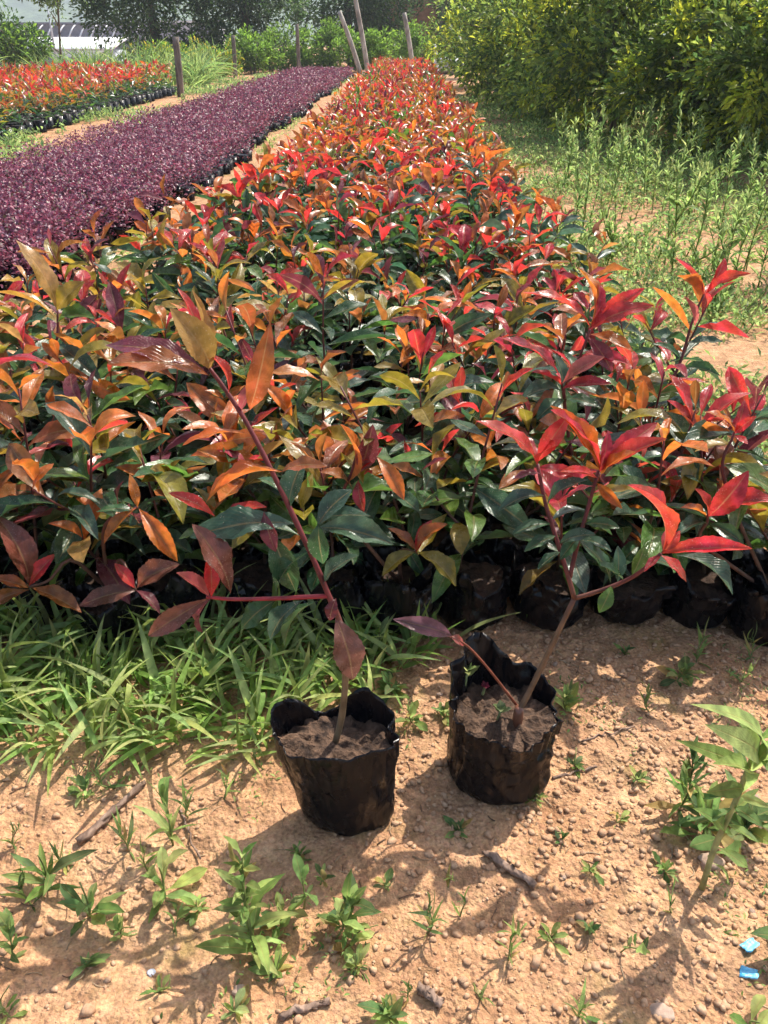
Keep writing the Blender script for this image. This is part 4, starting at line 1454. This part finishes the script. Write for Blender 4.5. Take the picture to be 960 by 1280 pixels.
for k, (px, py, h, n, sty) in enumerate(small):
    q_ = rng.uniform(0.75, 1.15)
    weed(SL, px, py, h * q_, int(n * rng.uniform(1.5, 2.6)), (0.014 * q_, 0.034 * q_) if h < 0.05 else (0.022 * q_, 0.05 * q_),
         (0.1, 0.16) if sty == 'grass' else (0.24, 0.46), sty,
         [('weed', 'weedlight', 'weeddark'), ('weedlight', 'weed'), ('weeddark', 'weed')][k % 3], (rng.normal(0, .012), rng.normal(0, .012)), 40 + k, SG, stemr=0.0014)

# seedlings growing inside the slumped bag
def pot_weed(label, px, py, z, h, n, L, w, c, seed):
    r = np.random.default_rng(seed)
    p = at_z(px, py, z)
    root = empty('weed', p)
    tag(root, label, 'weed')
    mb = MB()
    V, F = tube(smooth_path([np.zeros(3), np.array([0.002, 0, h / 2]), np.array([0.003, 0, h])], 6), np.linspace(0.0028, 0.002, 6), 6)
    mb.add(V, F, (0.3, 0.34, 0.14))
    link('stem', mb.mesh('stem', M['stem']), root)
    for i in range(n):
        az = i * 2.4 + r.normal(0, .2)
        el = math.radians(35 + 30 * i / n)
        d = np.array([math.cos(az) * math.cos(el), math.sin(az) * math.cos(el), math.sin(el)])
        link('leaf', ME_LANCE[i % 4], root, mat4=leaf_matrix(np.array([0.003, 0, h * (0.8 + 0.2 * i / n)]), d, np.array([0, 0, 1.0]), L * r.uniform(.8, 1.2), L * w), color=jit(c, r))


PZ = RP[2] + 0.13
pot_weed('pale lime seedling with a fan of leaves growing inside the slumped black bag', 580, 862, PZ, 0.035, 8, 0.034, 0.42, 'weedlight', 3)
pot_weed('tiny dark pink sprig growing inside the slumped black bag', 603, 868, PZ, 0.016, 10, 0.012, 0.6, (0.25, 0.03, 0.06), 4)
pot_weed('clover-like sprig with grey-green leaflets at the lip of the slumped bag', 622, 900, PZ, 0.02, 7, 0.02, 0.7, (0.16, 0.22, 0.1), 5)

# weeds on the right of the bed
def tall_weed_mesh(r, h, n, L, w, branches=0):
    mb = MB()
    top = np.array([r.normal(0, 0.04), r.normal(0, 0.04), h])
    paths = [(smooth_path([np.zeros(3), top * 0.5 + np.array([*r.normal(0, 0.012, 2), 0]), top], 9), n)]
    for k in range(branches):
        t = r.uniform(0.3, 0.65)
        b = paths[0][0][int(t * 8)]
        az = r.uniform(0, 6.28)
        e = b + np.array([math.cos(az) * 0.09, math.sin(az) * 0.09, h * 0.35])
        paths.append((smooth_path([b, (b + e) / 2 + np.array([0, 0, -0.01]), e], 9), n // 2))
    for pts, m in paths:
        V, F = tube(pts, np.linspace(0.004, 0.0015, 9), 5)
        mb.add(V, F, (0.16, 0.22, 0.06))
        t = r.uniform(0.12, 1, m)
        q = np.stack([np.interp(t, np.linspace(0, 1, 9), pts[:, i]) for i in range(3)], 1)
        az = r.uniform(0, 6.28, m)
        el = np.radians(25 + 40 * t + r.normal(0, 14, m))
        d = np.stack([np.cos(az) * np.cos(el), np.sin(az) * np.cos(el), np.sin(el)], 1)
        C = np.array([jit('weedlight' if r.random() < 0.25 + 0.6 * tt else 'weed', r, .25) for tt in t])
        LL_ = L * r.uniform(0.6, 1.25, m) * (1.1 - 0.5 * t)
        V, F, Cc, U = cloud(q, d, np.array([0, 0, 1.0]) + 0.3 * r.normal(size=(m, 3)), LL_, LL_ * w, C, LANCE[:3], r)
        mb.add(V, F, Cc, U)
    return mb.mesh('weed', M['weed_col'])


tw_meshes = [tall_weed_mesh(rng, rng.uniform(0.32, 0.6), int(rng.integers(26, 44)), rng.uniform(0.06, 0.085), rng.uniform(0.15, 0.24), int(rng.integers(0, 3))) for _ in range(8)]
sw_meshes = [tall_weed_mesh(rng, rng.uniform(0.10, 0.2), int(rng.integers(14, 26)), rng.uniform(0.045, 0.065), rng.uniform(0.24, 0.36), int(rng.integers(0, 2))) for _ in range(8)]


def place_weeds(spots, meshes, label, group, s0, s1):
    for (x, y) in spots:
        o = link('weed', meshes[int(rng.integers(len(meshes)))])
        o.location = (x, y, gz(x, y) - 0.004)
        o.rotation_euler = (rng.normal(0, 0.07), rng.normal(0, 0.07), rng.uniform(0, 6.28))
        s = rng.uniform(s0, s1)
        o.scale = (s, s, s)
        tag(o, label, 'weed', group)


tall_sp, low_sp = [], []
for _ in range(9000):
    px, py = rng.uniform(640, 1010), rng.uniform(150, 480)
    p = at_z(px, py)
    x, y = p[0], p[1]
    if x < bed_edges(y)[1] + 0.12 or y > 9:
        continue
    if len(tall_sp) >= 110 and len(low_sp) >= 98:
        break
    n_ = float(fbm(x * 1.1, y * 1.1, 0, 77, 2))
    if len(tall_sp) < 110 and py < 400 and n_ > -0.05 and px > 690 and all(math.hypot(x - a, y - b_) > 0.12 for a, b_ in tall_sp):
        tall_sp.append((x, y))
    elif len(low_sp) < 98 and n_ > -0.35 and all(math.hypot(x - a, y - b_) > 0.07 for a, b_ in low_sp):
        low_sp.append((x, y))
place_weeds(tall_sp, tw_meshes, 'tall slender bright green weed with lance leaves between the bed and the hedge', 'tall weeds between the bed and the hedge', 0.75, 1.25)
place_weeds(low_sp, sw_meshes, 'low leafy weed on the soil strip between the bed and the hedge', 'low weeds between the bed and the hedge', 0.6, 1.3)


def cover(spots_fn, n, name, label, L, cols, tm, zmax=0.05, wr=0.4):
    P = np.array(spots_fn(n))
    n = len(P)
    az = rng.uniform(0, 6.28, n)
    el = np.radians(rng.normal(32, 22, n))
    d = np.stack([np.cos(az) * np.cos(el), np.sin(az) * np.cos(el), np.sin(el)], 1)
    z = ground_h(P[:, 0], P[:, 1]) + rng.random(n) ** 2 * zmax
    C = np.array([PAL[c] for c in cols])[rng.integers(0, len(cols), n)] * rng.uniform(0.7, 1.3, (n, 1)) * rng.uniform(0.9, 1.1, (n, 3))
    LL_ = L * rng.uniform(0.6, 1.4, n) * (1 if P.shape[1] == 2 else P[:, 2])
    V, F, Cc, U = cloud(np.c_[P[:, :2], z], d, np.array([0, 0, 1.0]) + 0.3 * rng.normal(size=(n, 3)), LL_, LL_ * wr, C, tm, rng)
    o = link(name, fast_mesh(name, V, F, M['weed_col'], Cc, U), kind='stuff')
    tag(o, label, 'ground cover')
    return o


def right_cover(n):
    y = 1.6 + 16 * rng.random(n * 4) ** 1.7
    x = 0.85 + rng.random(n * 4) * (0.25 * y + 1.2)
    k = (fbm(x * 1.6, y * 1.6, 0, 55, 3) + rng.normal(0, 0.2, n * 4)) > -0.12
    return np.stack([x, y, 1 + 0.08 * y], 1)[k][:n]


cover(right_cover, 60000, 'ground_cover', 'patchy low green weeds covering the soil beside the bed', 0.026, ('weed', 'weedlight', 'weedlight', 'weeddark'), LOW, 0.09)


def left_cover(n):
    y = rng.uniform(8, 27, n * 4)
    x = rng.uniform(-4.85, -3.35, n * 4)
    k = fbm(x * 1.3, y * 0.8, 0, 58, 3) > -0.1
    return np.stack([x, y, 0 * x + 1.6], 1)[k][:n]


cover(left_cover, 9000, 'ground_cover', 'strip of low weeds between the purple bed and the left bed', 0.04, ('weed', 'weedlight', 'weeddark'), LOW, 0.12)


def path_cover(n):
    y = rng.uniform(4, 27, n * 4)
    x = rng.choice([-1.56, -1.0], n * 4) + rng.normal(0, 0.05, n * 4)
    k = fbm(x * 1.3, y * 0.8, 0, 59, 3) > 0.1
    return np.stack([x, y, 0 * x + 1.3], 1)[k][:n]


cover(path_cover, 1200, 'ground_cover', 'sparse weeds along the sandy path between the beds', 0.035, ('weed', 'weedlight'), LOW, 0.06)

# ------------------------------------------------------------------ sticks, stones, scraps
def stick(label, a, b, r0, seed, kink=0.006):
    r = np.random.default_rng(seed)
    A_, B_ = at_z(*a), at_z(*b)
    n = 14
    t = np.linspace(0, 1, n)[:, None]
    pts = A_ * (1 - t) + B_ * t
    pts[:, :2] += r.normal(0, kink * 0.25, (n, 2)) * np.sin(np.pi * t)
    pts[:, 2] = np.array([gz(p[0], p[1]) for p in pts]) * 0.5 + max(gz(p[0], p[1]) for p in pts) * 0.5 + r0 * 0.75
    org = pts[0].copy()
    V, F = tube(pts - org, r0 * (1 + 0.12 * r.normal(size=n)) * np.linspace(1, 0.8, n), 9)
    V = V + 0.22 * r0 * r.normal(size=V.shape)
    o = link('stick', fast_mesh('stick', V, F, M['stick']))
    o.location = org
    tag(o, label, 'stick')


stick('thick reddish-brown dead stick lying on soil left of the upright potted plant', (98, 1055), (182, 982), 0.0062, 1)
stick('short dark weathered stick lying between the two potted plants', (606, 1068), (668, 1110), 0.006, 2)
stick('slim dead stick on the soil below the tall leafy weed', (350, 1276), (412, 1255), 0.005, 3)
stick('short stubby bark piece on the gravelly soil', (523, 1238), (552, 1258), 0.007, 4)
stick('thin pale straw stem lying right of the slumped bag', (726, 932), (792, 913), 0.0018, 5, 0.01)
stick('thin brown twig lying right of the slumped bag', (690, 975), (745, 960), 0.0022, 6, 0.01)
stick('thin grey twig lying on the soil near the spiky weed', (225, 1010), (250, 1070), 0.0018, 7, 0.01)


def stone(label, px, py, s, mat, seed, name='stone', flat=0.6):
    r = np.random.default_rng(seed)
    V, F = subdiv(ICO2_V, ICO2_F)
    V = V * (1 + 0.25 * fbm(V[:, 0] * 1.4 + seed, V[:, 1] * 1.4, V[:, 2] * 1.4, seed, 3))[:, None] * np.array([1.15, 0.9, flat]) * s
    p = at_z(px, py)
    o = link(name, fast_mesh(name, V, F, mat))
    o.location = (p[0], p[1], gz(p[0], p[1]) + s * flat * 0.45)
    tag(o, label, 'stone')


stone('small white pebble on the sandy soil below the weeds', 189, 1215, 0.0055, M['white_wall'], 1)
stone('tan stone beside the thick-stemmed weed', 890, 1078, 0.016, M['stone'], 2)
stone('rounded pinkish stone near the blue scraps', 828, 1263, 0.013, M['stone'], 3)
stone('grey pebble just below the tall leafy weed', 300, 1244, 0.008, M['stone'], 5)


def scrap(label, px, py, seed):
    r = np.random.default_rng(seed)
    n = 7
    g = np.linspace(-1, 1, n)
    X, Y = np.meshgrid(g, g)
    Z = 0.35 * fbm(X * 1.3 + seed, Y * 1.3, 0, seed, 2) + 0.12 * r.normal(size=X.shape)
    ro = 1 - 0.25 * np.abs(fbm(X * 2, Y * 2, 1, seed + 4, 1))
    V = np.stack([X * 0.013 * ro, Y * 0.0085 * ro, Z * 0.007 + 0.004], -1).reshape(-1, 3)
    i = np.arange(n * n).reshape(n, n)
    F = np.stack([i[:-1, :-1], i[:-1, 1:], i[1:, 1:], i[1:, :-1]], -1).reshape(-1, 4)
    p = at_z(px, py)
    o = link('foil_scrap', fast_mesh('foil_scrap', V, F, M['blue'], smooth=False))
    sm_ = o.modifiers.new('thickness', 'SOLIDIFY')
    sm_.thickness = 0.0008
    o.location = (p[0], p[1], gz(p[0], p[1]) + 0.002)
    o.rotation_euler = (0, 0, r.uniform(-0.6, 0.6))
    tag(o, label, 'scrap')


def litter():
    mb = MB()
    for k in range(420):
        x, y = rng.uniform(-0.9, 0.95), rng.uniform(0.4, 1.36)
        a, ln = rng.uniform(0, 6.28), rng.uniform(0.006, 0.034)
        t = np.linspace(-0.5, 0.5, 4)
        bend = rng.normal(0, 0.15) * ln
        px_, py_ = x + ln * t * math.cos(a) - bend * (1 - 4 * t * t) * math.sin(a), y + ln * t * math.sin(a) + bend * (1 - 4 * t * t) * math.cos(a)
        pts = np.stack([px_, py_, ground_h(px_, py_) + 0.0016], 1)
        V, F = tube(pts, rng.uniform(0.0004, 0.0011), 4)
        c = [(0.10, 0.055, 0.03), (0.30, 0.2, 0.11), (0.16, 0.085, 0.05), (0.42, 0.31, 0.19)][int(rng.integers(4))]
        mb.add(V, F, c)
    o = link('litter', mb.mesh('litter', M['stem']), parent=ground, kind='stuff')


litter()


def front_cover(n):
    x = rng.uniform(-0.85, 0.95, n * 8)
    y = rng.uniform(0.42, 1.36, n * 8)
    k = (fbm(x * 6, y * 6, 0, 91, 3) + rng.normal(0, 0.06, n * 8) > 0.62) & (np.hypot(x + 0.09, y - 0.93) > 0.13) & (np.hypot(x - 0.17, y - 1.02) > 0.13)
    return np.stack([x, y, 0 * x + 0.42], 1)[k][:n]


cover(front_cover, 1500, 'ground_cover', 'scattered tiny green sprouts on the bare soil around the two potted plants', 0.02, ('weed', 'weedlight', 'weeddark'), LANCE[:2], 0.012, 0.35)
scrap('crumpled blue foil scrap under the overhanging broad leaf', 937, 1183, 5)
scrap('crumpled blue foil scrap lying just below another blue scrap', 936, 1217, 8)
big = weed('broad-leaved weed overhanging the blue foil scraps', 992, 1190, 0.06, 5, (0.06, 0.085), (0.34, 0.42), 'rosette', ('weed', 'weeddark'), (0, 0), 99)
weed('broad pale-leaved weed at the corner beneath the blue scraps', 945, 1290, 0.025, 6, (0.03, 0.045), (0.4, 0.5), 'rosette', ('weed', 'weedlight'), (0, 0), 98)

# ------------------------------------------------------------------ hedge shrubs and trees
def crown_cloud(r, center, radii, n, L, cols, tm=TINY, clumps=60, cl=0.28, low=0.0, tipcols=None):
    c = np.asarray(center, float)
    R = np.asarray(radii, float)
    u = unit(r.normal(size=(clumps, 3)))
    rr = r.random(clumps) ** 0.42
    cc = u * rr[:, None] * R
    cc *= (1 + 0.22 * fbm(u[:, 0] * 2, u[:, 1] * 2, u[:, 2] * 2, int(r.integers(999)), 2))[:, None]
    cs = cl * np.min(R) * r.uniform(0.6, 1.4, clumps)
    w = r.integers(0, clumps, n)
    v = unit(r.normal(size=(n, 3))) * (r.random(n) ** 0.5)[:, None]
    p = c + cc[w] + v * cs[w][:, None]
    d = unit(v + 0.5 * unit(cc[w]) + 0.4 * r.normal(size=(n, 3)) + np.array([0, 0, 0.1]))
    base = np.array([PAL[q] if isinstance(q, str) else q for q in cols])
    shade = r.uniform(0.7, 1.25, clumps)
    C = base[r.integers(0, len(base), n)] * r.uniform(0.75, 1.25, (n, 1)) * shade[w][:, None]
    if tipcols is not None:
        tb = np.array(tipcols)
        tipcl = r.random(clumps) < 0.28
        sel = tipcl[w] & (r.random(n) < 0.75)
        C[sel] = tb[r.integers(0, len(tb), sel.sum())] * r.uniform(0.8, 1.2, (sel.sum(), 1))
    LL_ = L * r.uniform(0.6, 1.3, n)
    return cloud(p, d, np.array([0, 0, 0.7]) + 0.7 * r.normal(size=(n, 3)), LL_, LL_ * 0.45, C, tm, r)


def woody(name, label, cat, x, y, H, R, n, L, cols, group=None, trunk_r=0.06, crown_z=None, tip=None, seed=0, nstems=1, bark='bark', clumps=60, cl=0.28, lean=(0, 0)):
    r = np.random.default_rng(seed + 900)
    z0 = gz(x, y)
    root = empty(name, (x, y, z0))
    tag(root, label, cat, group)
    cz = crown_z if crown_z is not None else H * 0.55
    mb = MB()
    for s in range(nstems):
        a = r.uniform(0, 6.28)
        off = np.array([math.cos(a), math.sin(a), 0]) * (0.12 * (nstems > 1)) * R[0]
        top = np.array([lean[0], lean[1], H * 0.8]) + off * 2.5
        pts = smooth_path([off + np.array([0, 0, -0.1]), (off + top) / 2 + np.array([*r.normal(0, 0.05 * H * 0.3, 2), 0]), top], 10)
        V, F = tube(pts, trunk_r * np.linspace(1, 0.35, 10), 8)
        mb.add(V, F)
        for k in range(5 if nstems == 1 else 2):
            i = int(r.integers(3, 8))
            az = r.uniform(0, 6.28)
            ln = R[0] * r.uniform(0.5, 0.9)
            e = pts[i] + np.array([math.cos(az) * ln, math.sin(az) * ln, ln * r.uniform(0.3, 0.9)])
            V, F = tube(smooth_path([pts[i], (pts[i] + e) / 2 + np.array([0, 0, 0.08 * ln]), e], 7), trunk_r * np.linspace(0.5, 0.15, 7), 6)
            mb.add(V, F)
    link('trunk', mb.mesh('trunk', M[bark]), root)
    V, F, C, U = crown_cloud(r, (lean[0] * .7, lean[1] * .7, cz), R, n, L, cols, clumps=clumps, cl=cl, tipcols=tip)
    V[:, 2] = np.maximum(V[:, 2], 0.02)
    link('crown', fast_mesh('crown', V, F, M['tree_col'], C, U), root)
    return root


HG = [(0.12, 0.19, 0.04), (0.17, 0.24, 0.05), (0.06, 0.11, 0.03), (0.24, 0.30, 0.06)]
YT = [(0.40, 0.44, 0.04), (0.32, 0.40, 0.045), (0.46, 0.47, 0.05)]
hedge = [(4.35, 7.0, 1.8, 1.0), (3.6, 8.2, 1.9, 1.0), (5.0, 8.6, 2.3, 1.3), (3.05, 9.7, 2.0, 1.0), (4.3, 10.4, 2.5, 1.3), (2.35, 11.2, 2.6, 1.0), (3.6, 12.2, 3.2, 1.3),
         (2.15, 13.6, 2.6, 1.05), (1.95, 16.2, 2.6, 1.05), (3.2, 15.5, 3.1, 1.3), (1.85, 19.2, 2.5, 1.05), (3.0, 19.2, 3.0, 1.3), (1.95, 22.5, 2.4, 1.1), (5.6, 6.6, 2.0, 1.1)]
hedge.sort(key=lambda q: q[1])
HORD = ORD
for k, (x, y, H, R) in enumerate(hedge):
    woody('hedge_shrub', f'yellow-green leafy hedge shrub beside the weedy strip, {HORD[k]} of the hedge counted towards the house', 'shrub', x, y, H, (R * 1.1, R * 1.1, H * 0.56), 11500 if y < 12 else 9000, 0.088 if y < 12 else 0.10,
          HG, 'hedge shrubs along the right of the bed', 0.035, H * 0.5, YT, k, 4, clumps=105, cl=0.215)

DK = [(0.022, 0.05, 0.016), (0.035, 0.075, 0.02), (0.05, 0.095, 0.03), (0.07, 0.12, 0.035)]
BR = [(0.12, 0.22, 0.03), (0.17, 0.28, 0.04), (0.09, 0.17, 0.03)]
woody('tree', 'rounded green tree standing at the left edge of the left bed', 'tree', -12.2, 25.5, 3.4, (1.7, 1.5, 1.5), 9000, 0.13, DK + BR[:1], None, 0.09, 1.7, None, 31, 1, clumps=70)
woody('shrub', 'low bushy green shrub under the rounded tree', 'shrub', -10.2, 24.0, 1.3, (1.3, 1.0, 0.7), 5000, 0.11, DK + BR[:2], None, 0.05, 0.75, None, 32, 3)
woody('tree', 'young tree whose drooping branch tip hangs above the white shed', 'tree', -13.4, 36.0, 4.6, (1.3, 1.2, 1.1), 5000, 0.13, DK + BR, None, 0.06, 3.5, None, 33, 1, lean=(0.5, 0))
woody('tree', 'dark dense tree rising behind the weeds by the first post', 'tree', -8.6, 32.5, 7.0, (2.2, 2.0, 3.2), 15000, 0.15, DK, None, 0.16, 2.6, None, 34, 1, clumps=110)
woody('tree', 'dark glossy-leaved tree behind the yellow shrubs', 'tree', -5.6, 33.5, 6.5, (2.3, 1.8, 2.9), 15000, 0.15, DK + [(0.1, 0.14, 0.08)], None, 0.16, 2.3, None, 35, 1, clumps=110)
woody('tree', 'broad dark tree behind the bright green bushes at the bed end', 'tree', -2.2, 37.0, 7.0, (2.6, 2.0, 2.5), 15000, 0.16, DK[:3], None, 0.16, 2.5, None, 36, 1, clumps=110)
woody('tree', 'tall dark tree in front of the brown house wall', 'tree', 2.6, 40.0, 7.5, (2.6, 2.0, 3.2), 13000, 0.16, DK, None, 0.18, 3.6, None, 37, 1, clumps=110)
woody('tree', 'small pale green tree where the hedge meets the house', 'tree', 1.95, 27.0, 2.2, (0.6, 0.6, 0.7), 2600, 0.1, BR, None, 0.03, 1.5, None, 38, 1)
for k, (x, y, H, R) in enumerate([(-3.9, 31.0, 1.3, 1.0), (-2.6, 31.5, 1.35, 1.0), (-1.2, 31.2, 1.2, 0.9), (-4.9, 29.5, 1.1, 0.8), (0.3, 32.5, 1.3, 1.0)]):
    woody('bush', 'bright green rounded bush in the row across the end of the purple bed', 'shrub', x, y, H, (R, R * .8, H * 0.52), 3200, 0.12, BR, 'bright bushes across the bed ends', 0.03, H * 0.5, None, 60 + k, 3)
for k, (x, y, H, R) in enumerate([(-6.1, 26.5, 0.9, 0.75), (-7.3, 27.5, 1.0, 0.8), (-5.4, 27.5, 0.85, 0.7)]):
    woody('bush', 'yellow flecked low bush beside the fence posts', 'shrub', x, y, H, (R, R * .8, H * 0.5), 2600, 0.09, BR + [(0.4, 0.33, 0.04)], 'yellow flecked bushes by the posts', 0.025, H * 0.5, None, 70 + k, 3)
# tall rough grass behind the left bed
tall_g = [grass_tuft_mesh(rng, 40, 0.5, 1.1, 0.12, 0.02, ('weed', 'weedlight', 'weeddark')) for _ in range(4)]
for k in range(60):
    x, y = rng.uniform(-11.0, -4.9), rng.uniform(20.2, 25.5)
    if x < -8.6 and y > 22:
        continue
    o = link('grass_tuft', tall_g[k % 4])
    o.location = (x, y, gz(x, y) - 0.01)
    o.rotation_euler = (0, 0, rng.uniform(0, 6.28))
    s = rng.uniform(0.7, 1.15)
    o.scale = (s, s, s)
    tag(o, 'tall rough green grass clump behind the left bed', 'grass', 'rough grass clumps behind the left bed')


def post(label, px, ybase, Y, top_px, rad, mat, name='fence_post', lean=(0, 0), cat='post'):
    base = at_z(px, ybase) if not Y else at_y(px, ybase, Y)
    b = np.array([base[0], base[1], gz(base[0], base[1])])
    H = at_y(top_px[0], top_px[1], b[1] + lean[1])
    pts = np.array([b + (0, 0, -0.1), (b + H) / 2 + (0.01, 0, 0), H]) - b
    V, F = tube(smooth_path(pts, 8), rad * np.linspace(1.05, 0.9, 8), 9)
    o = link(name, fast_mesh(name, V, F, mat))
    o.location = b
    tag(o, label, cat)
    return o


post('weathered wooden post standing at the corner of the left red bed', 226, 121, 0, (219, 46), 0.07, M['post'])
post('thin wooden post beside the yellow flecked bushes', 294, 97, 0, (291, 44), 0.06, M['post'])
post('thin dark post in front of the bright green bushes', 373, 84, 29.2, (371, 30), 0.06, M['post'])
post('white leaning pole beside the grey sack', 548, 84, 28.8, (543, 55), 0.05, M['hoop'])
for lab, x, yb, tx in (('pale slanting pole with a leafy tip, at the end of the purple bed', 452, 78, (424, 14)),
                       ('tall pale slanting pole crossing behind the leafy-tipped one', 461, 78, (440, -22)),
                       ('pale leaning pole in front of the brown house wall', 518, 73, (505, 16))):
    post(lab, x, yb, 29.6, tx, 0.075, M['pale_bark'], 'pole', cat='pole')

# grey sack by the corner
V, F = subdiv(ICO2_V, ICO2_F)
V = V * (1 + 0.2 * fbm(V[:, 0] * 1.5, V[:, 1] * 1.5, V[:, 2] * 1.5, 5, 3))[:, None] * np.array([0.55, 0.35, 0.3])
V[:, 2] = np.maximum(V[:, 2], -0.2)
o = link('sack', fast_mesh('sack', V, F, M['sack']))
o.location = (1.25, 29.5, 0.2 + gz(1.25, 29.5))
tag(o, 'pale grey filled sack lying at the far end of the central bed', 'sack')

# ------------------------------------------------------------------ far buildings
def shed():
    x, y = -37.0, 100.0
    z = gz(x, y)
    root = empty('shed', (x, y, z))
    tag(root, 'low shed with white sloping roof and grey wall beyond the left bed', 'building')
    mb = MB()
    mb.add(*box((0, 0, 1.3), (13, 5, 3.0)))
    link('wall', mb.mesh('wall', M['grey_wall'], False), root)
    mb = MB()
    h0 = 2.85
    V = np.array([(-6.8, -3, h0), (6.8, -3, h0), (6.8, 3, h0 + 1.0), (-6.8, 3, h0 + 1.0), (-6.8, -3, h0 + .12), (6.8, -3, h0 + .12), (6.8, 3, h0 + 1.12), (-6.8, 3, h0 + 1.12)])
    mb.add(V, np.array([(0, 3, 2, 1), (4, 5, 6, 7), (0, 1, 5, 4), (2, 3, 7, 6), (0, 4, 7, 3), (1, 2, 6, 5)]))
    link('roof', mb.mesh('roof', M['white_wall'], False), root)
    for k in range(5):
        mb = MB()
        mb.add(*box((-5 + k * 2.5, -2.53, 1.6), (1.1, 0.08, 1.1)))
        link('window', mb.mesh('window', M['dark_roof'], False), root)
    y2 = 112.0
    z2 = gz(-36, y2)
    r2 = empty('greenhouse', (-35.0, y2, z2))
    tag(r2, 'long dark greenhouse with a row of white arched hoops beyond the shed', 'building')
    mb = MB()
    mb.add(*box((0, 0, 2.6), (24, 4, 5.2)))
    link('wall', mb.mesh('wall', M['dark_roof'], False), r2)
    mb = MB()
    mb.add(*box((0, 0, 5.33), (26, 4.6, 0.25)))
    link('roof', mb.mesh('roof', M['dark_roof'], False), r2)
    a = np.linspace(0.0, np.pi / 2, 9)
    V, F = tube(np.stack([0 * a, -2.12 - 1.3 * np.cos(a), 3.7 + 1.45 * np.sin(a)], 1), 0.10, 6)
    V2 = V.copy()
    V2[:, 0] += 0.45 * (V[:, 2] - 3.7)
    hm = fast_mesh('hoop', V2, F, M['hoop'])
    for k in range(14):
        h = link('hoop', hm, r2)
        h.location = (-10 + 1.25 * k, 0, 0)
    # lamp post beside the shed
    post_o = link('lamp_post', fast_mesh('lamp_post', *tube(np.array([(0, 0, 0), (0, 0, 4.5), (0, 0, 6.5)]), [0.12, 0.1, 0.08], 8), M['grey_wall']))
    px_ = at_y(68, 60, 92)
    post_o.location = (px_[0], 92, gz(px_[0], 92))
    tag(post_o, 'thin grey pole standing in front of the white shed', 'pole')
    r3 = empty('house', (-47.0, 190.0, gz(-47, 190)))
    tag(r3, 'pale distant house block above the greenhouse roof', 'building')
    mb = MB()
    mb.add(*box((0, 0, 3.0), (20, 8, 6.6)))
    link('wall', mb.mesh('wall', M['white_wall'], False), r3)
    mb = MB()
    mb.add(*box((0, 0, 6.45), (21, 9, 0.3)))
    link('roof', mb.mesh('roof', M['grey_wall'], False), r3)
    for k in range(6):
        mb = MB()
        mb.add(*box((-8 + k * 3.2, -4.03, 4.8), (1.4, 0.1, 1.3)))
        link('window', mb.mesh('window', M['dark_roof'], False), r3)


shed()
bx = empty('house', (0.6, 46, gz(0.6, 46)))
tag(bx, 'brown walled house behind the trees at the end of the beds', 'building')
mb = MB()
mb.add(*box((0, 0, 1.9), (6, 4, 4.0)))
link('wall', mb.mesh('wall', M['brown_wall'], False), bx)
mb = MB()
V = np.array([(-3.4, -2.6, 3.8), (3.4, -2.6, 3.8), (3.4, 0, 5.2), (-3.4, 0, 5.2), (3.4, 2.6, 3.8), (-3.4, 2.6, 3.8)])
mb.add(V, np.array([(0, 1, 2, 3), (3, 2, 4, 5), (0, 3, 5, 5), (1, 4, 2, 2)]))
link('roof', mb.mesh('roof', M['dark_roof'], False), bx)
for x in (-2.9, -0.9, 1.0, 2.9):
    mb = MB()
    mb.add(*box((x, -2.06, 1.9), (0.28, 0.14, 3.8)))
    link('pillar', mb.mesh('pillar', M['post'], False), bx)
for x in (-1.9, 1.95):
    mb = MB()
    mb.add(*box((x, -2.02, 1.9), (1.0, 0.08, 1.2)))
    link('window', mb.mesh('window', M['dark_roof'], False), bx)

# ------------------------------------------------------------------ hills
hx = np.linspace(-900, 900, 130)
hy = np.linspace(330, 900, 50)
HX, HY = np.meshgrid(hx, hy)
ridge = sstep((HY - 330) / 330)
HZ = -8 + ridge * (58 + 26 * fbm(HX * 0.004, HY * 0.004, 0, 12, 4) + 8 * fbm(HX * 0.03, HY * 0.03, 0, 14, 2))
ih = np.arange(HX.size).reshape(HX.shape)
Fh = np.stack([ih[:-1, :-1], ih[:-1, 1:], ih[1:, 1:], ih[1:, :-1]], -1).reshape(-1, 4)
hill = link('hills', fast_mesh('hills', np.stack([HX, HY, HZ], -1).reshape(-1, 3), Fh, M['hill']), kind='structure')
hill['label'] = 'hazy wooded hillside in the far distance'

# ------------------------------------------------------------------ air
hm, hnt, hout = new_mat('haze')
pv = N(hnt, 'ShaderNodeVolumePrincipled', Density=0.0010)
pv.inputs['Color'].default_value = (0.80, 0.88, 1.0, 1)
pv.inputs['Anisotropy'].default_value = 0.2
hnt.links.new(pv.outputs[0], hout.inputs['Volume'])
V, F = box((0, 430, 45), (2400, 1300, 110))
haze = link('haze', fast_mesh('haze', V, F, hm, smooth=False), kind='stuff')
tag(haze, 'pale bluish haze lying over the distant hillside', 'haze')
